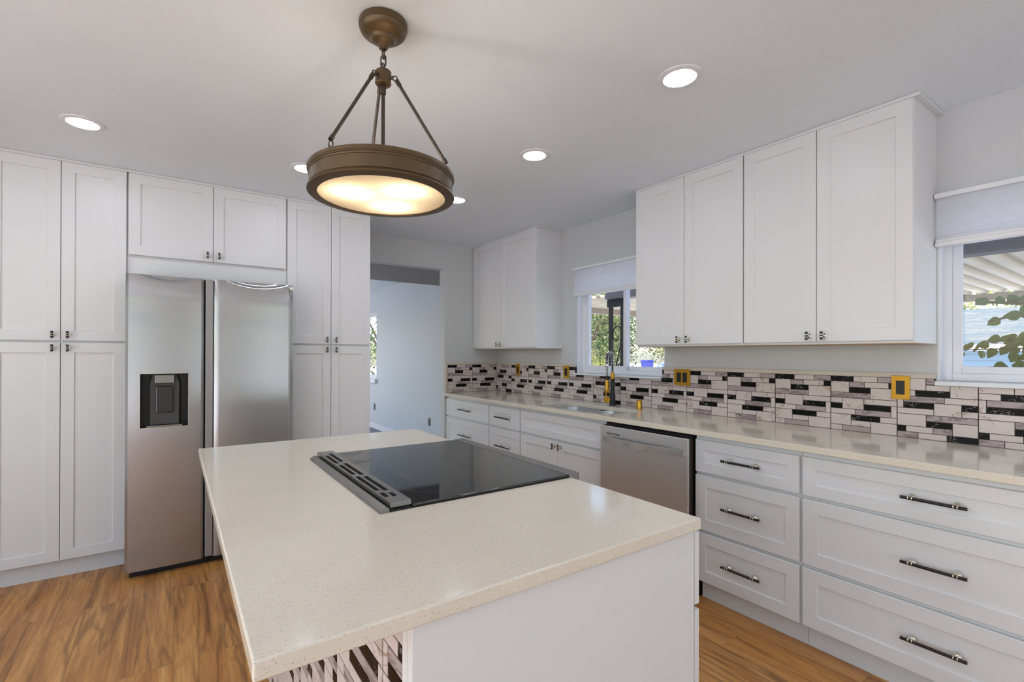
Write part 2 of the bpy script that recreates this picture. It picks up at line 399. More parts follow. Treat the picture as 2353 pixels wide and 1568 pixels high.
wall_y('wall_near', YN - 0.15, YN, XL, XW, 0, ZC, [(-2.25, -0.95, 0.1, 2.2), (1.25, 2.85, 0.0, 2.2)], 'wall')
wall_y('wall_far', YF, YF + 0.15, XL - 0.15, XW + TW, -0.12, ZC, [(-0.6, 2.3, 0.5, 2.1)], 'wall_blue')
struct(MB().box(XL, XW - 0.001, YB + 0.109, YB + 1.09, 2.176, ZC - 0.001).build('trim_1', 'soffit'), 'dark grey dropped soffit beyond the doorway', 'soffit')
struct(MB().box(XW - 0.014, XW - 0.0005, YB + 0.11, YF, 0, 0.085).box(XW - 0.018, XW - 0.0005, YB + 0.11, YF, 0, 0.012).build('baseboard_right', 'whitetrim', bevel=0.002), 'white baseboard in the next room', 'baseboard')

def window(n, hole, panes, label, sill_z, sill_y, depth=0.095):
    y0, y1, z0, z1 = hole
    xf = XW + depth
    root = struct(thing('window_%d' % n, (XW + 0.075, (y0 + y1) / 2, z0), label, 'window'))
    fr = MB(); t = 0.035
    fr.box(xf - 0.03, xf + 0.045, y0, y0 + t, z0, z1).box(xf - 0.03, xf + 0.045, y1 - t, y1, z0, z1)
    fr.box(xf - 0.03, xf + 0.045, y0 + t, y1 - t, z0, z0 + t).box(xf - 0.03, xf + 0.045, y0 + t, y1 - t, z1 - t, z1)
    fr.build('frame', 'white', root, bevel=0.003)
    rv = MB(); e = 0.006                                            # white returns of the opening
    rv.box(XW + 0.001, xf - 0.03, y0, y0 + e, z0, z1).box(XW + 0.001, xf - 0.03, y1 - e, y1, z0, z1).box(XW + 0.001, xf - 0.03, y0 + e, y1 - e, z1 - e, z1)
    rv.build('reveal', 'whitetrim', root)
    for a, b, dx in panes:
        sb = MB(); w = 0.032; x = xf + dx
        sb.box(x, x + 0.025, a, a + w, z0 + t, z1 - t).box(x, x + 0.025, b - w, b, z0 + t, z1 - t)
        sb.box(x, x + 0.025, a + w, b - w, z0 + t, z0 + t + w).box(x, x + 0.025, a + w, b - w, z1 - t - w, z1 - t)
        so = sb.build('sash', 'white', root, bevel=0.002)
        MB().box(x + 0.010, x + 0.014, a + w - 0.004, b - w + 0.004, z0 + t + w - 0.004, z1 - t - w + 0.004).build('pane', 'pane', so)
    MB().box(XW - 0.045, xf - 0.03, sill_y[0], sill_y[1], sill_z, z0 - 0.0005).build('sill', 'whitetrim', root, bevel=0.003)
    return root
window(1, W1, [(W1[0] + .035, 2.64, 0.005), (2.60, W1[1] - .035, -0.025)], 'white sliding window above the sink with a half raised shade', 1.131, (2.190, 3.094))
window(2, W2, [(W2[0] + .035, W2[1] - .035, -0.02)], 'white framed window beside the upper cabinets looking out on a blue house', 1.169, (-0.57, 0.694))
window(3, W3, [(W3[0] + .035, 8.75, -0.02), (8.7, W3[1] - .035, 0.008)], 'white window in the next room seen through the doorway', 0.80, (8.10, 9.34), 0.05)
# unseen glazed openings, added to let fill daylight into both rooms
def fill_opening(n, axis, c0, c1, z0, z1, pos, name, label):
    root = struct(thing('%s_%d' % (name, n), ((c0 + c1) / 2, pos, z0) if axis == 'y' else (pos, (c0 + c1) / 2, z0), label, name))
    fr = MB(); t = 0.05; mid = (c0 + c1) / 2
    for a, b, p, q in ((c0, c0 + t, z0, z1), (c1 - t, c1, z0, z1), (c0 + t, c1 - t, z0, z0 + t), (c0 + t, c1 - t, z1 - t, z1), (mid - t / 2, mid + t / 2, z0 + t, z1 - t)):
        if axis == 'y': fr.box(a, b, pos - 0.04, pos + 0.04, p, q)
        else: fr.box(pos - 0.04, pos + 0.04, a, b, p, q)
    fr.build('frame', 'white', root, bevel=0.003)
    for a, b in ((c0 + t, mid - t / 2), (mid + t / 2, c1 - t)):
        g = MB()
        if axis == 'y': g.box(a, b, pos - .003, pos + .003, z0 + t, z1 - t)
        else: g.box(pos - .003, pos + .003, a, b, z0 + t, z1 - t)
        g.build('pane', 'pane', root)
fill_opening(7, 'y', -2.25, -0.95, 0.1, 2.2, YN - 0.07, 'window', 'tall white window added behind the viewer for fill daylight')
fill_opening(1, 'y', 1.25, 2.85, 0.0, 2.2, YN - 0.07, 'door', 'white glazed patio door added behind the viewer for fill daylight')
fill_opening(6, 'x', 5.2, 8.6, 0.5, 2.2, XL - 0.07, 'window', 'wide unseen window added in the side wall to light the next room')
fill_opening(4, 'x', -2.8, 2.7, 0.1, 2.2, XL - 0.07, 'window', 'wide white glazed opening added in the unseen side wall for fill daylight')
fill_opening(5, 'y', -0.6, 2.3, 0.5, 2.1, YF + 0.07, 'window', 'wide unseen window added at the end of the next room to light it')

# ------------------------------------------------------------------ cabinets
def cabinet(name, mp, a0, a1, z0, z1, depth, label, cat, group=None, toe=None):
    lo, hi = min(a0, a1), max(a0, a1)
    c = mp((lo + hi) / 2, 0 if toe else z0, -depth / 2)
    root = thing(name, c, label, cat, group)
    mb = MB(); mbox(mb, mp, lo + 0.0006, hi - 0.0006, z0, z1, 0, -depth)
    mb.build('carcass', 'cab', root)
    if toe:
        tb = MB(); mbox(tb, mp, lo + 0.0006, hi - 0.0006, 0, z0 - 0.0005, -0.055, -depth); tb.build('toe_kick', 'cab', root)
    return root
def door(root, mp, a0, a1, z0, z1, knob=None):
    mb = MB(); shaker(mb, mp, a0, a1, z0, z1); d = mb.build('door', 'cab', root)
    if knob: knob_bar(mp, knob[0], knob[1], d)
    return d
def drawer(root, mp, a0, a1, z0, z1, handle=True, L=0.19):
    mb = MB(); shaker(mb, mp, a0, a1, z0, z1); d = mb.build('drawer', 'cab', root)
    if handle: pull_bar(mp, (a0 + a1) / 2, (z0 + z1) / 2, d, L)
    return d
G = 0.0015
# pantry wall
PB = map_back(3.711)
ZT0, ZT1 = 2.416, 2.4305
def top_trim(root, mp, a0, a1, depth, proj=0.018, end=None):
    mb = MB(); mbox(mb, mp, a0, a1, ZT0, ZT1, proj, -depth)
    mb.build('top_trim', 'cab', root)
for a0, am, a1, lab in ((-0.8475, -0.5425, -0.2435, 'tall white shaker pantry cabinet standing against the refrigerator\'s dispenser side'), (0.6655, 0.974, 1.2745, 'tall white shaker pantry cabinet standing between refrigerator and doorway')):
    r = cabinet('pantry_cabinet', PB, a0, a1, 0.112, 2.4155, 0.60, lab, 'cabinet', 'tall pantry cabinets', toe=True)
    for z0, z1, kz in ((1.381, 2.4145, 1.414), (0.117, 1.369, 1.338)):
        door(r, PB, a0 + G, am - G, z0, z1, (am - 0.033, kz)); door(r, PB, am + G, a1 - G, z0, z1, (am + 0.033, kz))
    top_trim(r, PB, a0, a1, 0.60)
r = cabinet('over_fridge_cabinet', PB, -0.2425, 0.6645, 1.795, 2.4155, 0.60, 'white two door cabinet above the steel refrigerator', 'cabinet')
door(r, PB, -0.2345, 0.2103 - G, 1.914, 2.4145, (0.2103 - 0.033, 1.953)); door(r, PB, 0.2103 + G, 0.657, 1.914, 2.4145, (0.2103 + 0.033, 1.953))
top_trim(r, PB, -0.2425, 0.6645, 0.60)
# upper cabinets on the window wall
UR = map_right(2.629)
for name, a0, am, a1, lab in (('upper_cabinet', YB - 0.003, 3.835, 3.281, 'white two door wall cabinet in the room corner beside the doorway'),
                              ('upper_cabinet', 2.1862, 1.8104, 1.4368, 'white two door wall cabinet overlapping the sink window, seam facing the dishwasher'),
                              ('upper_cabinet', 1.4362, 1.0705, 0.6955, 'white two door wall cabinet with exposed side next to the window with the leafy view')):
    r = cabinet(name, UR, a0, a1, 1.361, 2.4155, 0.293, lab, 'cabinet', 'white wall cabinets along the window wall')
    door(r, UR, a0 - 0.003, am + G, 1.373, 2.4145, (am + 0.033, 1.402)); door(r, UR, am - G, a1 + 0.003, 1.373, 2.4145, (am - 0.033, 1.402))
    e = 0.022 if name and (a1 in (3.281, 0.6955)) else 0.0
    tb = MB(); mbox(tb, UR, a1 - e, a0, ZT0, ZT1, 0.018 if e == 0 else 0.018, -0.293); tb.build('top_trim', 'cab', r)
    ub = MB(); mbox(ub, UR, a1 + 0.004, a0 - 0.004, 1.3585, 1.3608, -0.012, -0.29); ub.build('underside_panel', 'cab_in', r)
# base cabinets on the window wall
BR = map_right(2.315)
DEP = 2.9215 - 2.315
ZD = ((0.690, 0.859), (0.388, 0.674), (0.117, 0.371))
for a0, a1, lab, hl in ((YB - 0.002, 3.548, 'white three drawer base cabinet in the corner by the doorway', 0.205), (3.547, 3.085, 'narrow white three drawer base cabinet between corner drawers and sink cabinet', 0.205),
                    (1.5275, 1.0035, 'white three drawer base cabinet beside the dishwasher', 0.19), (1.0025, 0.10, 'wide white three drawer base cabinet under the window with the leafy view', 0.185)):
    r = cabinet('drawer_cabinet', BR, a0, a1, 0.112, 0.8835, DEP, lab, 'cabinet', 'white base cabinets with drawers', toe=True)
    for z0, z1 in ZD: drawer(r, BR, a1 + 0.006, a0 - 0.006, z0, z1, True, hl)
r = cabinet('sink_cabinet', BR, 3.084, 2.1716, 0.112, 0.70, DEP, 'white sink base cabinet with two doors under a false drawer front', 'cabinet', toe=True)
MB().box(2.315, 2.332, 2.1722, 3.0834, 0.7005, 0.8835).build('face_rail', 'cab', r)
for s in (2.1722, 3.0654): MB().box(2.3325, 2.9215, s, s + 0.018, 0.7005, 0.8835).build('side_panel', 'cab', r)
drawer(r, BR, 2.177, 3.078, 0.690, 0.859, False)
door(r, BR, 2.628 + G, 3.078, 0.117, 0.674, (2.628 + 0.033, 0.640)); door(r, BR, 2.177, 2.628 - G, 0.117, 0.674, (2.628 - 0.033, 0.640))

# ------------------------------------------------------------------ worktops
def rounded(x0, x1, y0, y1, r, n=8):
    pts = []
    for cx, cy, a in ((x1 - r, y1 - r, 0), (x0 + r, y1 - r, 90), (x0 + r, y0 + r, 180), (x1 - r, y0 + r, 270)):
        for k in range(n + 1):
            t = math.radians(a + 90 * k / n); pts.append((cx + r * math.cos(t), cy + r * math.sin(t)))
    return pts
def slab_with_hole(mb, outer, hole, z0, z1):
    """flat slab with one rounded opening, bridged as two halves"""
    hs = hole; n = len(hs)
    for z, flip in ((z0, True), (z1, False)):
        ov = [mb.bm.verts.new((x, y, z)) for x, y in outer]; hv = [mb.bm.verts.new((x, y, z)) for x, y in hs]
        es = []
        for L in (ov, hv):
            for i in range(len(L)): es.append(mb.bm.edges.new((L[i], L[(i + 1) % len(L)])))
        bmesh.ops.triangle_fill(mb.bm, use_beauty=True, edges=es)
        if z == z0: lo = (ov, hv)
        else: hi = (ov, hv)
    for a, b in zip(lo, hi):
        for i in range(len(a)):
            j = (i + 1) % len(a); mb.bm.faces.new((a[i], a[j], b[j], b[i]))
SK = (2.335, 2.715, 2.185, 2.915)
mb = MB(); slab_with_hole(mb, [(2.2675, 0.095), (2.9225, 0.095), (2.9225, YB - 0.0005), (2.2675, YB - 0.0005)], rounded(*SK, 0.10), 0.884, 0.914)
tag(mb.build('countertop', 'quartz', bevel=0.003), 'speckled cream quartz worktop along the window wall with a sink cut-out', 'countertop')
# island worktop: C shape around the range
IX0, IX1, IY0, IY1 = 0.0832, 1.0528, 0.681, 2.3417
mb = MB(); mb.prism([(IX0, IY0), (IX1, IY0), (IX1, 1.1405), (0.447, 1.1405), (0.447, 1.9035), (IX1, 1.9035), (IX1, IY1), (IX0, IY1)], 0.885, 0.9135)
tag(mb.build('island_countertop', 'quartz', bevel=0.004, seg=3), 'speckled cream quartz island top surrounding the black cooktop', 'countertop')

# ------------------------------------------------------------------ island base
PATTERN = [  # u0, u1, row0, row1 (of ten), material: 0 white, 1 grey, 2 black
    (0, .362, 0, 1, 2), (.362, .721, 0, 1, 0), (.721, 1, 0, 1, 1), (0, .297, 1, 3, 0), (.297, .532, 1, 2, 1), (.532, .882, 1, 2, 0), (.882, 1, 1, 2, 2),
    (.297, .618, 2, 3, 2), (.618, 1, 2, 4, 0), (0, .618, 3, 4, 1), (0, .189, 4, 5, 0), (.189, .522, 4, 6, 0), (.522, 1, 4, 5, 0), (0, .189, 5, 6, 2), (.522, .914, 5, 6, 2),
    (.914, 1, 5, 7, 0), (0, .393, 6, 7, 0), (.393, .914, 6, 7, 1), (0, .326, 7, 9, 0), (.326, .759, 7, 8, 2), (.759, 1, 7, 8, 0), (.326, .622, 8, 9, 0), (.622, 1, 8, 10, 0), (0, .189, 9, 10, 0), (.189, .622, 9, 10, 1)]
def tile_panel(parent, mp, a_start, direction, width, zt, zb, flip=False, cut=None, limit=None):
    """one printed mosaic panel: grout bed plus raised tiles; a runs from a_start by direction*width; cut = (a0, a1, z) removes what lies above z between a0 and a1"""
    mb = MB(); H = zt - zb
    def pieces(a0, a1, z0, z1):
        a0, a1 = min(a0, a1), max(a0, a1)
        if limit: a0, a1 = max(a0, limit[0]), min(a1, limit[1])
        if a1 - a0 < 0.002: return []
        if not cut or a1 <= cut[0] or a0 >= cut[1] or z1 <= cut[2]: return [(a0, a1, z0, z1)]
        out = []
        if a0 < cut[0] - 0.002: out.append((a0, cut[0], max(z0, cut[2]), z1))
        if a1 > cut[1] + 0.002: out.append((cut[1], a1, max(z0, cut[2]), z1))
        if z0 < cut[2] - 0.002: out.append((a0, a1, z0, cut[2]))
        return out
    for p in pieces(a_start, a_start + direction * width, zb, zt): mbox(mb, mp, p[0], p[1], p[2], p[3], 0, 0.0195, 3)
    g = 0.0014
    for u0, u1, r0, r1, m in PATTERN:
        e0, e1 = (0.002 if u0 == 0 else 0), (0.002 if u1 == 1 else 0); u0 += e0; u1 -= e1
        if flip: u0, u1, r0, r1 = 1 - u1, 1 - u0, 10 - r1, 10 - r0
        for p in pieces(a_start + direction * u0 * width, a_start + direction * u1 * width, zt - H * r1 / 10, zt - H * r0 / 10):
            if p[1] - p[0] > 3 * g and p[3] - p[2] > 3 * g: mbox(mb, mp, p[0] + g, p[1] - g, p[2] + g, p[3] - g, 0.0196, 0.0212, m)
    return mb.build('tile_panel', ['t_white', 't_grey', 't_black', 'grout'], parent)
isl = thing('kitchen_island', (0.7, 1.5, 0), 'white kitchen island base with tiled seating side under the cream quartz top', 'kitchen island')
MB().box(0.332, 1.062, 0.7205, 1.1395, 0.10, 0.8845).build('carcass', 'cab', isl)
MB().box(0.332, 1.062, 1.9045, 2.305, 0.10, 0.8845).build('carcass', 'cab', isl)
MB().box(0.332, 0.446, 1.14, 1.904, 0.10, 0.8845).build('carcass', 'cab', isl)
MB().box(0.340, 1.005, 0.735, 2.295, 0, 0.0995).build('toe_kick', 'cab', isl)
MB().box(0.3105, 1.0525, 0.7005, 0.720, 0, 0.8845).build('end_panel', 'cab', isl, bevel=0.0015)
MB().box(0.3105, 1.0525, 2.3055, 2.325, 0, 0.8845).build('end_panel', 'cab', isl, bevel=0.0015)
EI = map_east(1.0625)
for a0, a1 in ((0.706, 1.136), (1.908, 2.320)):
    drawer(isl, EI, a0, a1, 0.690, 0.868, True, 0.19)
    d = door(isl, EI, a0, a1, 0.112, 0.676, (a1 - 0.035 if a0 < 1 else a0 + 0.035, 0.64))
IW = map_right(0.3319)
for st in range(6):
    for row, (zt, zb) in enumerate(((0.884, 0.596), (0.596, 0.308), (0.308, 0.02))):
        tile_panel(isl, IW, 2.286 - st * 0.2915, -1, 0.2915, zt, zb, (st + row) % 2 == 1, limit=(0.7395, 2.2865))
MB().box(0.3105, 0.3318, 0.7205, 0.739, 0, 0.8845).build('corner_trim', 'cab', isl)
MB().box(0.3105, 0.3318, 2.287, 2.305, 0, 0.8845).build('corner_trim', 'whitetrim', isl)

# ------------------------------------------------------------------ downdraft range in the island
rg = thing('downdraft_range', (0.77, 1.5215, 0), 'black glass electric range with a downdraft vent set into the island top', 'range')
Y0, Y1 = 1.143, 1.9005
MB().box(0.449, 1.06, Y0 + 0.003, Y1 - 0.003, 0.09, 0.9135).build('body', 'darkgrey', rg)
MB().box(0.47, 1.02, Y0 + 0.01, Y1 - 0.01, 0.0, 0.0895).build('plinth', 'black', rg)
MB().box(0.508, 1.046, Y0 + 0.001, Y1 - 0.001, 0.914, 0.9215).build('glass_top', 'glassblack', rg, bevel=0.002)
mb = MB()                                                            # front control strip
mb.prism([(1.047, Y0 - 0.0005), (1.092, Y0 - 0.0005), (1.092, Y1), (1.047, Y1)], 0.899, 0.9235)
mb.box(1.062, 1.092, Y0, Y1, 0.80, 0.8988)
mb.build('control_strip', 'ventmetal', rg, bevel=0.002)
MB().box(1.0605, 1.088, Y0 + 0.004, Y1 - 0.004, 0.26, 0.785).build('oven_door', 'steel_dw', rg, bevel=0.004)
MB().tube([(1.089, Y0 + 0.09, 0.745), (1.125, Y0 + 0.09, 0.745), (1.125, Y1 - 0.09, 0.745), (1.089, Y1 - 0.09, 0.745)], 0.009, 0, 12).build('oven_handle', 'ventmetal', rg)
MB().box(1.0605, 1.086, Y0 + 0.004, Y1 - 0.004, 0.10, 0.25).build('storage_drawer', 'steel_dw', rg, bevel=0.004)
mb = MB()                                                            # raised vent cover with slots
VX0, VX1, VZ0, VZ1 = 0.450, 0.5065, 0.920, 0.9325
slots = [(0.4560, 0.4690, 1.665, 1.815), (0.4765, 0.4900, 1.685, 1.845), (0.4560, 0.4690, 1.485, 1.640), (0.4765, 0.4900, 1.470, 1.655), (0.4560, 0.4690, 1.275, 1.455), (0.4765, 0.4900, 1.265, 1.445), (0.4560, 0.4690, 1.205, 1.250), (0.4765, 0.4900, 1.200, 1.240)]
ys = sorted({Y0 + 0.008, Y1 - 0.004, *[s[2] for s in slots], *[s[3] for s in slots]})
for a, b in zip(ys, ys[1:]):
    x = VX0
    for s in sorted([s for s in slots if s[2] <= a + 1e-6 and s[3] >= b - 1e-6]):
        mb.box(x, s[0], a, b, VZ0, VZ1); x = s[1]
    mb.box(x, VX1, a, b, VZ0, VZ1)
mb.build('vent_grille', 'ventmetal', rg, weld=True)
MB().box(0.452, 0.505, Y0 + 0.012, Y1 - 0.008, 0.914, 0.9195).build('vent_well', 'black', rg)
mb = MB(); mb.loft([[(x, y, z) for x, z in ((0.4175, 0.9142), (0.421, 0.921), (0.436, 0.9265), (0.4425, 0.9235), (0.4425, 0.9142))] for y in (Y0 - 0.006, Y1 - 0.03)], 0, False)
mb.build('vent_rail', 'ventmetal', rg)
MB().box(0.4427, 0.4498, Y0 + 0.004, Y1 - 0.006, 0.9142, 0.918).build('vent_gap', 'black', rg)
for cx, cy, rr in ((0.616, 1.291, 0.0755), (0.839, 1.335, 0.121), (0.839, 1.335, 0.082), (0.840, 1.681, 0.122), (0.840, 1.681, 0.082), (0.617, 1.513, 0.082), (0.612, 1.762, 0.072)):
    MB().lathe([(rr - 0.0006, 0.9214), (rr - 0.0005, 0.92162), (rr + 0.0005, 0.92162), (rr + 0.0006, 0.9214)], (cx, cy, 0), 0, 72).build('burner_ring', 'ringline', rg)

# ------------------------------------------------------------------ backsplash
bs = thing('tile_backsplash', (2.6, 2.4, 0.914), 'mosaic backsplash of white, grey and black marble bricks with cream edging', 'backsplash')
WT = map_right(XW - 0.0005); BT = map_back(YB - 0.0005)
ZB0, ZB1 = 0.9145, 1.1985
tile_panel(bs, BT, 2.305, 1, 0.2915, ZB1, ZB0); tile_panel(bs, BT, 2.5965, 1, 0.3045, ZB1, ZB0)
edges = [4.3345, 4.051, 3.762, 3.474, 3.17, 2.874, 2.578, 2.283, 1.990, 1.698, 1.406, 1.120, 0.836, 0.552, 0.265, 0.10]
for i, (a, b) in enumerate(zip(edges, edges[1:])):
    cut = None
    if a > W1[0] and b < 3.094: cut = (2.190, 3.0945, 1.1305)
    if a < 1 and b < 0.694: cut = (-0.6, 0.699, 1.1685)
    tile_panel(bs, WT, a, -1, 0.2915 if i == 14 else a - b, ZB1, ZB0, i in (0, 5, 12, 13, 14), cut, (0.10, 4.3345))
t = 0.0215
for mp_, a0, a1, z0, z1 in ((BT, 2.2805, 2.3045, 0.9145, 1.2215), (BT, 2.3047, XW - 0.022, 1.199, 1.2215), (WT, 3.095, YB - 0.001, 1.199, 1.2215), (WT, 0.6955, 2.1895, 1.199, 1.2215)):
    mb = MB(); mbox(mb, mp_, a0, a1, z0, z1, 0, t); mb.build('edge_trim', 'cream', bs, bevel=0.001)
for y0, y1, n, lab in ((3.898, 3.970, 1, 'brass wall plate with one black outlet under the corner wall cabinet'), (3.171, 3.243, 1, 'brass wall plate with one black outlet beside the sink window'),
                       (1.960, 2.088, 2, 'double brass wall plate with two black switches right of the sink window'), (0.786, 0.858, 1, 'brass wall plate with one black outlet beneath the exposed cabinet side')):
    z0, z1 = 1.0945, 1.2085; pm = map_right(XW - 0.0225)
    r = thing('outlet', pm((y0 + y1) / 2, z0, 0), lab, 'outlet', 'brass outlet plates on the backsplash')
    mb = MB(); mbox(mb, pm, y0, y1, z0, z1, 0, 0.006); mb.build('wall_plate', 'brassplate', r, bevel=0.002)
    for k in range(n):
        c = (y0 + y1) / 2 + ((k - 0.5) * 0.046 if n == 2 else 0)
        mb = MB(); mbox(mb, pm, c - 0.0165, c + 0.0165, z0 + 0.024, z1 - 0.024, 0.0061, 0.0085); mb.build('socket', 'black', r, bevel=0.001)
for y, z, lab in ((6.03, 0.369, 'small steel outlet plate low on the pale blue wall near the doorway'), (8.22, 0.379, 'small steel outlet plate on the pale blue wall under the far window')):
    pm = map_right(XW - 0.0005)
    r = thing('outlet', pm(y, z - 0.057, 0), lab, 'outlet')
    mb = MB(); mbox(mb, pm, y - 0.036, y + 0.036, z - 0.057, z + 0.057, 0, 0.006); mb.build('wall_plate', 'plate_steel', r, bevel=0.002)
    mb = MB(); mbox(mb, pm, y - 0.0165, y + 0.0165, z - 0.033, z + 0.033, 0.0061, 0.008); mb.build('socket', 'darkgrey', r)

# ------------------------------------------------------------------ sink, faucet
sk = thing('double_bowl_sink', (2.525, 2.55, 0.70), 'stainless double bowl undermount sink set in the worktop', 'sink')
def bowl(x0, x1, y0, y1, zb):
    mb = MB(); rings = []
    for z, ins, r in ((0.8835, -0.012, 0.10), (0.8835, 0.0, 0.09), (0.80, 0.006, 0.085), (zb + 0.03, 0.012, 0.08), (zb + 0.006, 0.028, 0.07), (zb, 0.06, 0.05)):
        rings.append([(x, y, z) for x, y in rounded(x0 + ins, x1 - ins, y0 + ins, y1 - ins, r)])
    mb.loft(rings, 0, True, False); mb.face([p for p in rings[-1]], 0)
    cx, cy = (x0 + x1) / 2, (y0 + y1) / 2
    b = mb.build('bowl', 'sink', sk, weld=True)
    MB().lathe([(0.042, zb + 0.001), (0.040, zb + 0.004), (0.028, zb + 0.003), (0.001, zb + 0.001)], (cx, cy, 0), 0, 24).build('drain', 'chrome', b)
bowl(2.328, 2.722, 2.575, 2.922, 0.705); bowl(2.328, 2.722, 2.178, 2.548, 0.725)
fx, fy, z = 2.805, 2.573, 0.9145
fa = thing('spring_faucet', (fx, fy, z), 'tall black and brass spring faucet behind the sink', 'faucet')
MB().lathe([(0.026, z), (0.026, z + 0.005), (0.0215, z + 0.006), (0.0215, z + 0.086), (0.0165, z + 0.09), (0.0165, z + 0.205)], (fx, fy, 0), 0, 24, caps=True).build('body', 'blackmetal', fa)
MB().lathe([(0.0145, z + 0.2055), (0.0145, z + 0.255)], (fx, fy, 0), 0, 24, caps=True).build('collar', 'brass', fa)
dirv = Vector((-0.125, -0.06, 0)); top = Vector((fx, fy, z + 0.255)); end = top + dirv
arc = [top, top + Vector((0, 0, 0.10))] + [top + Vector((0, 0, 0.10)) + dirv * (0.5 - 0.5 * math.cos(a)) + Vector((0, 0, 0.052 * math.sin(a))) for a in [PI * k / 14 for k in range(1, 15)]] + [end + Vector((0, 0, 0.06))]
MB().tube(arc, 0.0075, 0, 10).build('hose', 'black', fa)
seglen = [0]
for a, b in zip(arc, arc[1:]): seglen.append(seglen[-1] + (b - a).length)
def along(s):
    for i in range(len(arc) - 1):
        if s <= seglen[i + 1] + 1e-9:
            t = (s - seglen[i]) / (seglen[i + 1] - seglen[i]); return arc[i].lerp(arc[i + 1], t), (arc[i + 1] - arc[i]).normalized()
    return arc[-1], (arc[-1] - arc[-2]).normalized()
side = dirv.cross(Vector((0, 0, 1))).normalized()
coil = []; turns = 26; Ltot = seglen[-1]
for k in range(turns * 10 + 1):
    p, t = along(Ltot * k / (turns * 10)); n2 = t.cross(side).normalized(); a = 2 * PI * k / 10
    coil.append(p + (side * math.cos(a) + n2 * math.sin(a)) * 0.0125)
MB().tube(coil, 0.0018, 0, 5).build('spring', 'chrome', fa)
hx, hy = end.x, end.y
MB().lathe([(0.013, z + 0.300), (0.0145, z + 0.306), (0.0145, z + 0.318), (0.012, z + 0.325)], (hx, hy, 0), 0, 20, caps=True).build('joint', 'chrome', fa)
MB().cyl((hx, hy, z + 0.232), (hx, hy, z + 0.301), 0.008, 0, 14).build('spout_pipe', 'ventmetal', fa)
sp = MB().lathe([(0.014, z + 0.204), (0.0155, z + 0.21), (0.0155, z + 0.232), (0.012, z + 0.234)], (hx, hy, 0), 0, 20, caps=True).build('spray_collar', 'blackmetal', fa)
sp = MB().lathe([(0.020, z + 0.106), (0.0225, z + 0.110), (0.0225, z + 0.120), (0.016, z + 0.126), (0.0155, z + 0.2035)], (hx, hy, 0), 0, 24, caps=True).build('spray_head', 'brass', fa)
MB().box(hx + 0.008, hx + 0.018, hy - 0.012, hy - 0.004, z + 0.14, z + 0.185).build('spray_button', 'blackmetal', sp, bevel=0.002)
lv = Vector((-0.55, -0.83, 0)).normalized()
hd = Vector((fx, fy, z + 0.045)) + Vector((-0.042, 0.022, 0))
MB().tube([(fx - 0.005, fy + 0.002, z + 0.045), hd - lv * 0.004], 0.009, 0, 12).tube([hd - lv * 0.006, hd + lv * 0.012], 0.0235, 0, 24).tube([hd + Vector((0, 0, 0.012)), hd + Vector((-0.004, 0.002, 0.075))], [0.005, 0.0035], 0, 10).build('lever_handle', 'brass', fa)
tag(MB().lathe([(0.0235, 0.9145), (0.0235, 0.917), (0.0205, 0.918), (0.0205, 0.975), (0.0185, 0.979), (0.001, 0.9795)], (2.768, 2.284, 0), 0, 32).build('air_gap_cap', 'brass'), 'brass cylinder cap standing on the worktop beside the sink', 'cap')

# ------------------------------------------------------------------ dishwasher
dw = thing('dishwasher', (2.6, 1.85, 0), 'stainless dishwasher with bowed bar handle under the worktop', 'dishwasher')
D0, D1 = 1.534, 2.130
D0, D1 = 1.531, 2.1685
MB().box(2.310, 2.90, D0 + 0.004, D1 - 0.004, 0.11, 0.872).build('tub', 'black', dw)
MB().box(2.250, 2.2640, D0 + 0.004, D1 - 0.004, 0.118, 0.860).build('door', 'steel_dw', dw, bevel=0.004)
MB().box(2.2642, 2.2985, D0 + 0.006, D1 - 0.006, 0.122, 0.857).build('door_liner', 'liner', dw)
MB().box(2.299, 2.3095, D0 + 0.008, D1 - 0.008, 0.118, 0.868).build('gasket', 'black', dw)
pts = [(2.250 - 0.006 - 0.036 * math.sin(PI * k / 16), 1.552 + (2.126 - 1.552) * k / 16) for k in range(17)]
mb = MB(); mb.loft([[(x - 0.012, y, 0.763), (x, y, 0.763), (x, y, 0.797), (x - 0.012, y, 0.797)] for x, y in pts], 0, True)
for y in (1.558, 2.120): mb.box(2.236, 2.2499, y - 0.008, y + 0.008, 0.766, 0.794)
mb.build('bar_handle', 'barsteel', dw)
mb = MB()
for zz in (0.811, 0.818): mb.box(2.2488, 2.2499, 2.005, 2.110, zz - 0.0016, zz + 0.0016)
mb.build('vent_slots', 'black', dw)
MB().box(2.352, 2.89, D0 + 0.004, D1 - 0.004, 0.0, 0.1095).build('plinth', 'black', dw)
MB().box(2.344, 2.3515, D0 + 0.03, D0 + 0.036, 0.035, 0.085).build('kick_clip', 'nickel', dw)

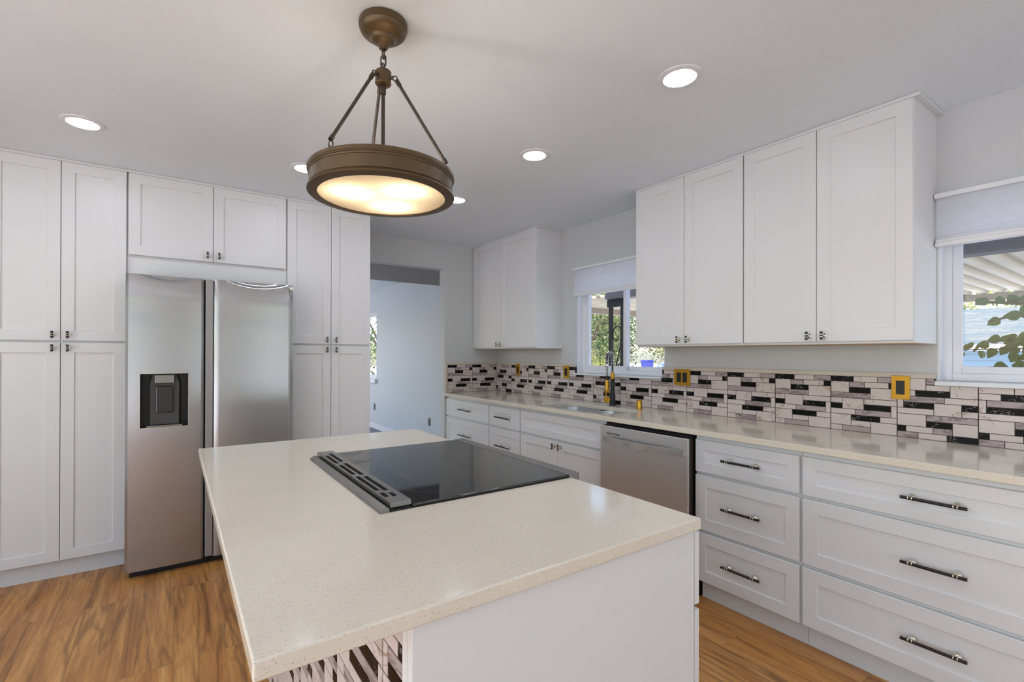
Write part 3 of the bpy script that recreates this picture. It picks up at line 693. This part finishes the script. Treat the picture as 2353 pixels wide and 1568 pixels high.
# ------------------------------------------------------------------ refrigerator
fr = thing('refrigerator', (0.217, 3.88, 0), 'stainless side by side refrigerator with water dispenser', 'refrigerator')
FX0, FXa, FXb, FX1, FY, FZ0, FZ1 = -0.2345, 0.1490, 0.2000, 0.6640, 3.4655, 0.044, 1.7715
def fridge_door(name, x0, x1, hole=None):
    """door skin with a scooped, rolled-back top; optional dispenser opening"""
    mb = MB(); nx = 28
    xs = [x0 + (x1 - x0) * k / nx for k in range(nx + 1)]
    zs = [FZ0 + (1.50 - FZ0) * k / 14 for k in range(15)] + [1.50 + (FZ1 - 1.50) * k / 34 for k in range(1, 35)]
    if hole: xs = sorted(set([x for x in xs if all(abs(x - h) > 0.006 for h in hole[:2])] + list(hole[:2]))); zs = sorted(set([q for q in zs if all(abs(q - h) > 0.02 for h in hole[2:])] + list(hole[2:])))
    def dy(x, q):
        u = (x - x0) / (x1 - x0)
        edge = min(u, 1 - u) * (x1 - x0)
        r = 0.010; e = 0.0 if edge >= r else r - math.sqrt(max(0, r * r - (r - edge) ** 2))
        t = max(0.0, (q - (FZ1 - 0.16)) / 0.16)
        roll = 0.010 * t * t
        zc = FZ1 + 0.010 - 0.050 * (1 - (2 * (u - 0.08) / 0.92 - 1) ** 2) if u > 0.08 else FZ1 + 0.01   # scoop outline
        sc = max(0.0, min(1.0, (q - zc) / 0.022)); sc = sc * sc * (3 - 2 * sc)
        wave = 0.0012 * math.sin(q * 21.0 + u * 1.3) * (0.3 + 0.7 * min(1, max(0, (q - 1.1) * 2)))
        return e + roll + 0.018 * sc + wave + 0.010 * (2 * u - 1) ** 2 * 0.6
    V = {}
    for i, x in enumerate(xs):
        for j, q in enumerate(zs): V[i, j] = mb.bm.verts.new((x, FY + dy(x, q), q))
    for i in range(len(xs) - 1):
        for j in range(len(zs) - 1):
            cx, cz = (xs[i] + xs[i + 1]) / 2, (zs[j] + zs[j + 1]) / 2
            if hole and hole[0] < cx < hole[1] and hole[2] < cz < hole[3]: continue
            f = mb.bm.faces.new((V[i, j], V[i + 1, j], V[i + 1, j + 1], V[i, j + 1])); f.smooth = True
    nX, nZ = len(xs) - 1, len(zs) - 1; yb = FY + 0.07
    ring = [(i, 0) for i in range(nX + 1)] + [(nX, j) for j in range(1, nZ + 1)] + [(i, nZ) for i in range(nX - 1, -1, -1)] + [(0, j) for j in range(nZ - 1, 0, -1)]
    back = [mb.bm.verts.new((xs[i], yb, zs[j])) for i, j in ring]
    for k in range(len(ring)):
        l = (k + 1) % len(ring); mb.bm.faces.new((V[ring[k]], V[ring[l]], back[l], back[k]))
    mb.bm.faces.new(back)
    return mb.build(name, 'steel', fr)
HOLE = (-0.165, 0.069, 0.872, 1.188)
ld = fridge_door('door', FX0, FXa, HOLE); rd = fridge_door('door', FXb, FX1)
MB().box(FX0 + 0.004, FX1 - 0.004, FY + 0.085, 4.29, 0.03, 1.765).build('body', 'darkgrey', fr)
MB().box(FX0 + 0.004, FX1 - 0.004, FY + 0.0705, FY + 0.0845, 0.05, 1.76).build('gasket', 'black', fr)
MB().box(FXa + 0.009, FXb - 0.002, FY + 0.006, FY + 0.070, 0.05, 1.767).build('handle_strip', 'strip', fr, bevel=0.003)
MB().box(FX0 + 0.02, FX1 - 0.02, FY + 0.05, 4.2, 0.0, 0.0295).build('plinth', 'black', fr)
x0, x1, z0, z1 = HOLE
mb = MB(); yb = FY + 0.062                                            # dispenser niche
for f in ([(x0, FY + .002, z0), (x1, FY + .002, z0), (x1, yb, z0), (x0, yb, z0)], [(x0, FY + .002, z1), (x1, FY + .002, z1), (x1, yb, z1), (x0, yb, z1)],
          [(x0, FY + .002, z0), (x0, FY + .002, z1), (x0, yb, z1), (x0, yb, z0)], [(x1, FY + .002, z0), (x1, FY + .002, z1), (x1, yb, z1), (x1, yb, z0)], [(x0, yb, z0), (x1, yb, z0), (x1, yb, z1), (x0, yb, z1)]): mb.face(f)
mb.build('dispenser_niche', 'black', ld)
mb = MB(); mb.loft([[(a, y, q) for a, y in ((x0 + i, FY + 0.058), (x0 + i + 0.012, FY + 0.040), (x1 - i - 0.012, FY + 0.040), (x1 - i, FY + 0.058))] for q, i in ((z0 + 0.012, 0.034), (z1 - 0.055, 0.034), (z1 - 0.015, 0.046), (z1 - 0.001, 0.046))], 0, False)
mb.build('dispenser_back', 'darkgrey', ld)
MB().box(-0.097, 0.000, FY + 0.006, FY + 0.0395, 1.130, 1.180).build('dispenser_display', 'ventmetal', ld, bevel=0.004)
MB().box(-0.093, -0.006, FY + 0.024, FY + 0.0395, 0.955, 1.112).build('dispenser_paddle', 'glassblack', ld, bevel=0.006)
MB().box(x0 + 0.03, x1 - 0.03, FY + 0.006, FY + 0.0395, z0 + 0.001, z0 + 0.009).build('drip_tray', 'ventmetal', ld)
mb = MB(); e = 0.0035
mb.box(x0 - e, x1 + e, FY - 0.0008, FY + 0.006, z0 - e, z0).box(x0 - e, x1 + e, FY - 0.0008, FY + 0.006, z1, z1 + e).box(x0 - e, x0, FY - 0.0008, FY + 0.006, z0, z1).box(x1, x1 + e, FY - 0.0008, FY + 0.006, z0, z1)
mb.build('dispenser_bezel', 'nickel', ld)
cu = bpy.data.curves.new('logo_curve', 'FONT'); cu.body = 'SAMSUNG'; cu.size = 0.0165; cu.extrude = 0.0006; cu.space_character = 1.12; cu.align_x = 'LEFT'
tmp = bpy.data.objects.new('logo_tmp', cu); COL.objects.link(tmp)
me = bpy.data.meshes.new_from_object(tmp.evaluated_get(bpy.context.evaluated_depsgraph_get())); bpy.data.objects.remove(tmp)
me.materials.clear(); me.materials.append(MAT['nickel'])
lo = bpy.data.objects.new('logo_lettering', me); COL.objects.link(lo); lo.parent = rd
lo.rotation_euler = (PI / 2 - 0.0, 0, 0); lo.location = Vector((0.548, FY + 0.0035, 1.7175)) - fr.location
mh = thing('magnetic_hook', (0.651, FY - 0.004, 1.70), 'small round nickel magnet with hanging clip at the refrigerator door corner', 'magnet')
MB().tube([(0.650, FY + 0.006, 1.747), (0.650, FY - 0.006, 1.747)], 0.0125, 0, 24).build('magnet_disc', 'nickel', mh)
MB().tube([(0.650, FY - 0.0065, 1.736), (0.648, FY - 0.008, 1.722), (0.650, FY - 0.006, 1.706)], 0.0035, 0, 8).build('clip', 'ventmetal', mh)

# ------------------------------------------------------------------ shades
def shade(y0, y1, zt, zb, label, cells):
    xc = XW - 0.026
    r = thing('cellular_shade', (xc, (y0 + y1) / 2, zb), label, 'window shade', 'white cellular shades')
    MB().box(XW - 0.052, XW - 0.001, y0, y1, zt - 0.022, zt).build('headrail', 'whitetrim', r, bevel=0.002)
    zf0, zf1 = zb + 0.034, zt - 0.0225; prof = []
    for k in range(cells * 2 + 1):
        prof.append((xc - (0.0145 if k % 2 else 0.0110), zf1 + (zf0 - zf1) * k / (cells * 2)))
    back = [(xc + (0.0145 if k % 2 else 0.0110), zf1 + (zf0 - zf1) * k / (cells * 2)) for k in range(cells * 2 + 1)][::-1]
    mb = MB(); mb.loft([[(x, y, q) for x, q in prof + back] for y in (y0 + 0.006, y1 - 0.006)], 0, False, False)
    mb.build('pleated_fabric', 'shade', r)
    MB().box(xc - 0.020, xc + 0.020, y0 + 0.002, y1 - 0.002, zb, zb + 0.020).box(xc - 0.015, xc + 0.015, y0 + 0.004, y1 - 0.004, zb + 0.020, zb + 0.0335).build('bottom_rail', 'whitetrim', r, bevel=0.003)
shade(2.184, 3.100, 2.060, 1.812, 'white pleated shade half raised over the sink window', 10)
shade(-0.56, 0.6935, 2.045, 1.804, 'white pleated shade half raised over the window next to the upper cabinets', 11)

# ------------------------------------------------------------------ recessed lights
def downlight():
    r = thing('recessed_light', (0, 0, ZC), 'lit recessed ceiling light with white ring', 'ceiling light', 'recessed ceiling lights')
    MB().lathe([(0.0632, ZC - 0.0070), (0.066, ZC - 0.0075), (0.084, ZC - 0.0035), (0.086, ZC - 0.0002), (0.060, ZC - 0.0002)], (0, 0, 0), 0, 48, smooth=True).build('trim_ring', 'white', r)
    MB().lathe([(0.0001, ZC - 0.0135), (0.022, ZC - 0.0128), (0.043, ZC - 0.0108), (0.0630, ZC - 0.0068)], (0, 0, 0), 0, 40).build('lens', 'lens', r)
    return r
dl = downlight()
spots = [(-0.373, 3.068, 'lit recessed ceiling light above the pantry cabinet beside the refrigerator'), (0.652, 3.052, 'lit recessed ceiling light half hidden behind the pendant drum, over the refrigerator'),
         (1.688, 3.050, 'lit recessed ceiling light farthest back, peeking past the pendant drum near the doorway'), (1.673, 2.117, 'lit recessed ceiling light in the row between sink window and pendant'), (1.686, 1.190, 'largest lit recessed ceiling light, in front of the wall cabinets with the exposed side'),
         (1.686, 0.10, None), (-1.5, 3.1, None), (1.2, 6.0, None), (1.2, 7.6, None), (0.0, 7.0, None), (-0.98, 2.05, None), (-0.95, 0.9, None), (-1.3, -1.2, None), (0.2, -1.7, None), (0.1, -0.7, None), (-1.5, -2.3, None), (1.7, -1.3, None)]  # entries without a label are unseen lights added to fill the rooms
for i, (x, y, lab) in enumerate(spots):
    o = dl if i == 0 else copy_tree(dl)
    o.location = (x, y, ZC)
    if lab: o['label'] = lab
    else: o['label'] = 'unseen recessed light added as fill in the next room or around the viewer'; o['group'] = 'added fill lights out of view'

# ------------------------------------------------------------------ pendant
px, py = 0.583, 1.566
pd = thing('pendant_light', (px, py, 1.838), 'bronze drum pendant with frosted glass hanging on chain over the island', 'pendant light')
c = (px, py, 0)
MB().lathe([(0.001, 2.4318), (0.078, 2.4318), (0.0805, 2.428), (0.0805, 2.413), (0.0775, 2.4105), (0.0785, 2.408), (0.0755, 2.399), (0.0675, 2.391), (0.057, 2.386), (0.049, 2.3835), (0.0425, 2.379), (0.038, 2.3725), (0.0372, 2.3685), (0.035, 2.3675), (0.0335, 2.366), (0.028, 2.3635), (0.022, 2.3605), (0.017, 2.356), (0.0145, 2.353), (0.0145, 2.345), (0.010, 2.341), (0.001, 2.341)], c, 0, 64).build('canopy', 'bronze', pd)
def link(zc, rot, h=0.021, w=0.0095):
    pts = []
    for k in range(20):
        a = 2 * PI * k / 20; u, v = w * math.cos(a), (h - w) * (1 if math.sin(a) > 0 else -1) + w * math.sin(a)
        pts.append((px + u * math.cos(rot), py + u * math.sin(rot), zc + v))
    return MB().tube(pts, 0.0026, 0, 8, closed=True).build('chain_link', 'bronze_rod', pd)
for zc, rt_ in ((2.331, 0.9), (2.3025, 2.2), (2.278, 0.7)): link(zc, rt_, 0.0165 if zc < 2.28 else 0.02)
MB().lathe([(0.001, 2.268), (0.0245, 2.268), (0.0275, 2.264), (0.0265, 2.260), (0.0265, 2.229), (0.0275, 2.226), (0.0245, 2.222), (0.001, 2.221)], c, 0, 40).build('hub', 'bronze', pd)
MB().cyl((px, py, 1.93), (px, py, 2.2205), 0.0065, 0, 14).cyl((px, py, 2.19), (px, py, 2.2205), 0.0095, 0, 14).build('stem', 'bronze_rod', pd)
RT = 0.241
angs = [math.atan2(1.481 - py, 0.392 - px)]; angs += [angs[0] + 2 * PI / 3, angs[0] + 4 * PI / 3]
for a in angs:
    d = Vector((math.cos(a), math.sin(a), 0)); o3 = Vector((px, py, 0))
    h0 = o3 + d * 0.038 + Vector((0, 0, 2.240)); r0 = o3 + d * 0.214
    top_ = o3 + d * 0.046 + Vector((0, 0, 2.236)); bot = o3 + d * 0.2155 + Vector((0, 0, 1.953))
    rod = MB().tube([top_, bot], 0.0055, 0, 12)
    rod.tube([top_, top_.lerp(bot, 0.06)], 0.0075, 0, 12).tube([bot.lerp(top_, 0.05), bot], 0.0075, 0, 12)
    ro = rod.build('rod', 'bronze_rod', pd)
    eye = MB(); tdir = d.cross(Vector((0, 0, 1)))
    eye.tube([o3 + d * 0.026 + Vector((0, 0, 2.246)), o3 + d * 0.035 + Vector((0, 0, 2.246))], 0.006, 0, 12)
    eye.tube([o3 + d * 0.040 + Vector((0, 0, 2.243)) + (d * math.cos(q) + Vector((0, 0, 1)) * math.sin(q)) * 0.008 for q in [2 * PI * k / 14 for k in range(14)]], 0.002, 0, 6, closed=True)
    eye.build('upper_hook', 'bronze_rod', ro)
    eye = MB()
    eye.tube([r0 + Vector((0, 0, 1.905)), r0 + Vector((0, 0, 1.930))], 0.0055, 0, 12)
    eye.tube([r0 + Vector((0, 0, 1.940)) + (tdir * math.cos(q) + Vector((0, 0, 1)) * math.sin(q)) * 0.0095 for q in [2 * PI * k / 14 for k in range(14)]], 0.0024, 0, 6, closed=True)
    eye.build('lower_hook', 'bronze_rod', ro)
drum = [(0.2095, 1.842), (0.2095, 1.8365), (0.214, 1.836), (0.2395, 1.8395), (0.2415, 1.8415), (0.2405, 1.846), (0.2355, 1.850), (0.2345, 1.8525), (0.2360, 1.8535), (0.2345, 1.8550), (0.2345, 1.8925), (0.2365, 1.8935), (0.2375, 1.8950), (0.2375, 1.8985), (0.2400, 1.8995), (0.2400, 1.9030), (0.2418, 1.9045), (0.2418, 1.9135), (0.2390, 1.917), (0.213, 1.916), (0.213, 1.900), (0.226, 1.893), (0.226, 1.856), (0.2095, 1.848), (0.2095, 1.842)]
MB().lathe(drum, c, 0, 96).build('drum_ring', 'bronze', pd, weld=True)
MB().lathe([(0.0001, 1.8385), (0.10, 1.8392), (0.18, 1.8405), (0.2097, 1.8415)], c, 0, 72).build('glass_diffuser', 'frost', pd)
MB().box(px - 0.205, px + 0.205, py - 0.012, py + 0.012, 1.906, 1.911).box(px - 0.012, px + 0.012, py - 0.205, py + 0.205, 1.9115, 1.915).lathe([(0.001, 1.93), (0.03, 1.93), (0.03, 1.9), (0.001, 1.9)], c, 0, 24).build('socket_plate', 'bronze', pd)
for k in range(3):
    a = angs[0] + PI / 3 + k * 2 * PI / 3 + 0.5; b = Vector((px + 0.105 * math.cos(a), py + 0.105 * math.sin(a), 0))
    sb = MB().tube([(px + 0.03 * math.cos(a), py + 0.03 * math.sin(a), 1.908), (b.x, b.y, 1.908), (b.x, b.y, 1.8935)], [0.006, 0.012, 0.013], 0, 12).build('lamp_holder', 'bronze', pd)
    MB().ball((b.x, b.y, 1.876), 0.016, 0, 14, 8, 1.1).build('bulb', 'bulb', sb)

# ------------------------------------------------------------------ outside
struct(MB().box(-50, 70, -40, 60, -0.6, -0.30).build('ground', 'ground'), 'pale paving around the house, unseen side added to bounce sunlight indoors', 'ground')  # carried round the unseen left side to bounce sunlight onto the ceiling
pc = thing('patio_cover', (5.1, 1.0, -0.3), 'beige ribbed metal patio roof outside the windows', 'patio cover')
mb = MB(); PX0, PX1, PY0, PY1, PZ = 3.7205, 6.52, -2.6, 4.40, 1.905
prof = []; y = PY0
while y < PY1:
    prof += [(y, PZ), (y + 0.045, PZ), (y + 0.062, PZ + 0.035), (y + 0.100, PZ + 0.035)]; y += 0.118
mb.loft([[(x, a, q) for a, q in prof] + [(x, a, q + 0.004) for a, q in prof[::-1]] for x in (PX0, PX1)], 0, False)
mb.build('ribbed_roof', 'awning', pc)
MB().box(3.60, 3.72, PY0, 3.40, 1.862, 2.10).build('inner_beam', 'beam', pc)
MB().box(PX1 - 0.06, PX1 + 0.04, PY0, PY1, 1.838, 1.903).build('gutter', 'gutter', pc)
MB().box(3.6, PX1 + 0.02, PY1 - 0.02, PY1 + 0.05, 1.835, 1.94).build('end_fascia', 'gutter', pc)
for x, y in ((6.5, 4.3), (6.5, -2.5), (3.66, -2.5)): MB().box(x - 0.04, x + 0.04, y - 0.04, y + 0.04, -0.3, 1.8375 if x > 5 else 1.8615).build('post', 'beam', pc)
ip = thing('iron_porch_post', (3.66, 3.30, -0.3), 'black wrought iron porch post with scrolls outside the sink window', 'post')
for y in (3.225, 3.378): MB().box(3.643, 3.677, y - 0.016, y + 0.016, -0.3, 1.80).build('upright', 'iron', ip)
MB().box(3.635, 3.685, 3.200, 3.412, 1.785, 1.8605).build('bracket', 'iron', ip, bevel=0.003)
def smooth_path(pts, n=8):
    P = [Vector(p) for p in pts]; out = []
    for i in range(len(P) - 1):
        a, b, c_, d_ = P[max(i - 1, 0)], P[i], P[i + 1], P[min(i + 2, len(P) - 1)]
        for k in range(n):
            t = k / n; out.append(0.5 * (2 * b + (c_ - a) * t + (2 * a - 5 * b + 4 * c_ - d_) * t * t + (3 * b - a - 3 * c_ + d_) * t ** 3))
    return out + [P[-1]]
for base in (0.0, -0.80):
    path = [(3.66, a, b + base) for a, b in ((3.306, 1.14), (3.302, 1.21), (3.275, 1.32), (3.249, 1.43), (3.246, 1.525), (3.262, 1.575), (3.300, 1.592), (3.340, 1.560), (3.352, 1.505), (3.338, 1.462), (3.312, 1.450), (3.288, 1.463), (3.282, 1.486))]
    MB().tube(smooth_path(path), 0.0065, 0, 8).build('scroll', 'iron', ip)
    path = [(3.66, a, b + base) for a, b in ((3.290, 1.265), (3.304, 1.215), (3.298, 1.168), (3.268, 1.160), (3.250, 1.185), (3.258, 1.212), (3.276, 1.212), (3.282, 1.198))]
    MB().tube(smooth_path(path), 0.0065, 0, 8).build('scroll', 'iron', ip)
# neighbouring house
nh = thing('neighbour_house', (17.5, 2.0, -0.3), 'pale blue sided house with light shingle roof beyond the patio', 'house')
mb = MB(); NX = 14.3; zz = -0.3
while zz < 1.44:
    mb.loft([[(NX - 0.016, y, zz), (NX - 0.002, y, zz + 0.148), (NX + 0.05, y, zz + 0.148), (NX + 0.05, y, zz)] for y in (-8.0, 9.0)], 0, False); zz += 0.15
mb.box(NX + 0.05, 21.0, -8.0, 9.0, -0.3, 1.45)
mb.build('siding_wall', 'siding', nh)
mb = MB(); mb.loft([[(13.75, y, 1.47), (18.0, y, 2.50), (22.2, y, 1.47), (22.2, y, 1.53), (18.0, y, 2.57), (13.75, y, 1.53)] for y in (-8.4, 9.4)], 0, False)
mb.build('shingle_roof', 'shingle', nh)
MB().box(13.70, 13.745, -8.4, 9.4, 1.41, 1.53).build('fascia', 'whitetrim', nh)
MB().box(13.745, NX - 0.02, -8.4, 9.4, 1.45, 1.462).build('soffit', 'whitetrim', nh)
# foliage
def leaf_cloud(mb, c, r, n, size, mat=0, squash=1.0, rnd=random):
    """leaf blades scattered in clumps through an ellipsoid"""
    cl = []
    for _ in range(max(6, n // 45)):
        while True:
            p = Vector((rnd.uniform(-1, 1), rnd.uniform(-1, 1), rnd.uniform(-1, 1)))
            if p.length <= 1: break
        p = p.normalized() * (0.35 + 0.65 * p.length)
        cl.append(Vector((p.x * r, p.y * r, p.z * r * squash)))
    for i in range(n):
        k = cl[i % len(cl)]
        q = Vector(c) + k + Vector((rnd.gauss(0, 1), rnd.gauss(0, 1), rnd.gauss(0, 0.6))) * r * 0.17
        d = Vector((rnd.gauss(0, 1), rnd.gauss(0, 1), rnd.gauss(0, .7))).normalized(); w = d.orthogonal().normalized()
        w = (Matrix.Rotation(rnd.uniform(0, 2 * PI), 3, d) @ w); s = size * rnd.uniform(.6, 1.3)
        mb.face([q, q + d * s * .45 + w * s * .32, q + d * s, q + d * s * .45 - w * s * .32], mat if rnd.random() < 0.72 else 1)
def tree(name, x, y, h, r, mat, label, n, size, cat='tree', squash=0.9, group=None):
    t = thing(name, (x, y, -0.3), label, cat, group)
    mb = MB(); mb.tube([(x, y, -0.3), (x + .08 * r, y, h * .35), (x, y + .05 * r, h * .7)], [0.07 * r, 0.055 * r, 0.02 * r], 0, 8)
    for k in range(5):
        a = 2 * PI * k / 5; mb.tube([(x + .04 * r, y, h * .3), (x + .5 * r * math.cos(a), y + .5 * r * math.sin(a), h * .62)], [0.03 * r, 0.01 * r], 0, 6)
    mb.build('trunk', 'bark', t)
    mb = MB(); rn = random.Random(int(x * 13 + y * 7))
    leaf_cloud(mb, (x, y, h - r * squash), r, n, size, 0, squash, rn); mb.build('foliage', [mat, 'leaf5' if mat != 'leaf4' else 'leaf2'], t)
tree('tree', 12.6, 12.9, 4.6, 1.8, 'leaf3', 'pale feathery tree behind the iron porch post', 9000, 0.11, squash=1.2)
tree('tree', 16.4, 16.6, 5.4, 2.2, 'leaf2', 'mid green tree beyond the pale feathery tree', 8000, 0.13, squash=1.1)
tree('tree', 25.0, 17.4, 5.0, 2.4, 'leaf3', 'olive tree overhanging the blue car', 9000, 0.15)
tree('tree', 21.5, 23.5, 7.2, 3.2, 'leaf5', 'dense dark tree backing the pale feathery tree', 9000, 0.24, squash=1.1)
tree('tree', 30.0, 30.0, 7.6, 3.2, 'leaf5', 'dense dark tree between the other two dark trees', 9000, 0.26, squash=1.15)
tree('tree', 34.5, 21.5, 7.4, 3.4, 'leaf5', 'dense dark tree backing the olive tree', 9000, 0.26, squash=1.08)
tree('bush', 10.2, 9.9, 1.12, 0.62, 'leaf4', 'low yellow green bush beneath the sink window view', 2200, 0.06, 'bush')
tree('tree', 24.5, 5.0, 4.4, 1.6, 'leaf4', 'yellow green tree above the neighbour\'s roof', 3600, 0.14)
tree('tree', 27.5, 2.0, 4.4, 1.4, 'bark', 'bare twiggy tree above the neighbour\'s roof', 2600, 0.12)
tree('tree', 6.9, 18.6, 4.4, 2.0, 'leaf2', 'leafy green tree outside the next room\'s window', 6000, 0.12, squash=1.2)
# shrub branch with heart shaped leaves in front of the patio
sh = thing('leafy_shrub', (5.05, 0.25, -0.3), 'shrub with heart shaped green leaves outside the window next to the wall cabinets', 'shrub')
LP = [(0.944, 1.707), (0.906, 1.697), (0.837, 1.705), (0.778, 1.709), (0.731, 1.712), (0.881, 1.555), (0.764, 1.589), (0.724, 1.63), (1.04, 1.364), (1.038, 1.31), (0.99, 1.371), (0.972, 1.353), (0.944, 1.31), (0.916, 1.384), (0.876, 1.321), (0.859, 1.422), (0.833, 1.424), (0.828, 1.338), (0.808, 1.376), (0.789, 1.417), (0.782, 1.44), (0.743, 1.443), (0.722, 1.402), (0.785, 1.287), (0.766, 1.239), (0.828, 1.224), (0.813, 1.204), (0.872, 1.182), (0.926, 1.166), (0.789, 1.157), (0.738, 1.179), (0.757, 1.199), (0.729, 1.294), (0.766, 1.335), (0.721, 1.227), (0.756, 1.392)]
rn = random.Random(3)
for _ in range(120): LP.append((rn.uniform(-0.5, 0.71), rn.uniform(1.0, 1.75)))
mb = MB()
def heart(mb, base, d, n, s):
    w = d.cross(n).normalized(); pr = [(0, 0), (0.02, .20), (.10, .37), (.30, .46), (.55, .38), (.80, .18), (1.0, 0)]
    L = [base + d * a * s + w * b * s + n * (b * 0.25 * s - 0.12 * s * a * a) for a, b in pr]; R = [base + d * a * s - w * b * s + n * (b * 0.25 * s - 0.12 * s * a * a) for a, b in pr]
    for i in range(len(pr) - 1):
        for A, B in ((L, 1), (R, -1)):
            mid0 = base + d * pr[i][0] * s - n * 0.12 * s * pr[i][0] ** 2; mid1 = base + d * pr[i + 1][0] * s - n * 0.12 * s * pr[i + 1][0] ** 2
            q = [mid0, A[i], A[i + 1], mid1] if i else [mid0, A[1], mid1]
            if i == len(pr) - 2: q = [mid0, A[i], mid1]
            mb.face(q, 0, True)
for y, z in LP:
    x = 5.0 + rn.uniform(-0.12, 0.12)
    d = Vector((rn.uniform(-.25, .25), rn.uniform(.15, 1.0), rn.uniform(-.75, .15))).normalized(); n = Vector((-1, rn.uniform(-.4, .4), rn.uniform(0.0, .9))); n = (n - d * n.dot(d)).normalized()
    s = rn.uniform(0.062, 0.090); heart(mb, Vector((x, y, z)) - d * s * .5, d, n, s)
mb.build('leaves', 'leaf', sh)
mb = MB()
for pts in ([(5.05, .25, -.3), (5.03, .27, .6), (5.0, .35, 1.1), (5.0, .70, 1.36), (5.0, 1.03, 1.35)], [(5.03, .27, .6), (5.0, .4, 1.0), (5.0, .75, 1.20), (5.0, .93, 1.17)], [(5.0, .35, 1.1), (5.02, .5, 1.5), (5.0, .75, 1.60), (5.0, .90, 1.56)], [(5.02, .45, 1.4), (5.0, .6, 1.66), (5.0, .94, 1.71)], [(5.03, .27, .6), (5.0, 0.0, 1.2), (5.0, -.3, 1.6)]):
    mb.tube(pts, [0.018 - 0.0036 * k for k in range(len(pts))], 0, 7)
mb.build('branches', 'bark', sh)
# blue bin and car across the street
bn = thing('recycling_bin', (24.5, 19.6, -0.3), 'blue wheeled plastic bin under the trees beyond the sink window', 'bin')
def tapered(mb, cx, cy, z0, z1, a, b, mat=0): mb.loft([[(cx - s, cy - s, q), (cx + s, cy - s, q), (cx + s, cy + s, q), (cx - s, cy + s, q)] for q, s in ((z0, a), (z1, b))], mat, False)
mb = MB(); tapered(mb, 24.5, 19.6, -0.2, 0.86, 0.22, 0.28); mb.build('bin_body', 'bluebin', bn, bevel=0.02)
mb = MB(); tapered(mb, 24.5, 19.6, 0.865, 0.97, 0.31, 0.27); mb.build('lid', 'bluebin', bn, bevel=0.02)
for s in (-0.2, 0.2): MB().cyl((24.7, 19.6 + s, -0.2), (24.7, 19.6 + s * 1.3, -0.2), 0.1, 0, 16).build('wheel', 'tyre', bn)
ca = thing('parked_car', (17.37, 12.3, -0.3), 'blue parked car partly hidden behind the upper cabinet', 'car')
side_p = [(-2.15, .25), (-2.15, .62), (-1.95, .80), (-1.0, .92), (2.0, .92), (2.15, .70), (2.15, .25)]
cab_p = [(-1.05, .921), (-0.25, 1.42), (1.05, 1.42), (1.75, .921)]
dv, wv = Vector((0.35, -0.937, 0)), Vector((0.937, 0.35, 0)); o0 = Vector((17.37, 12.3, -0.3))
mb = MB(); mb.loft([[o0 + dv * a + wv * w + Vector((0, 0, q)) for a, q in side_p] for w in (-.85, .85)], 0, False); mb.build('car_body', 'carpaint', ca, bevel=0.06, seg=3)
mb = MB(); mb.loft([[o0 + dv * a + wv * w + Vector((0, 0, q)) for a, q in cab_p] for w in (-.72, .72)], 0, False); mb.build('cabin', 'carglass', ca, bevel=0.05, seg=3)
mb = MB(); mb.loft([[o0 + dv * a + wv * w + Vector((0, 0, q)) for a, q in ((-.22, 1.425), (-.1, 1.46), (.9, 1.46), (1.02, 1.425))] for w in (-.70, .70)], 0, False); mb.build('roof_panel', 'carpaint', ca)
for a in (-1.35, 1.35):
    for w in (-.86, .62): p = o0 + dv * a + wv * w + Vector((0, 0, .31)); MB().cyl(p, p + wv * .24, 0.31, 0, 24).build('wheel', 'tyre', ca)
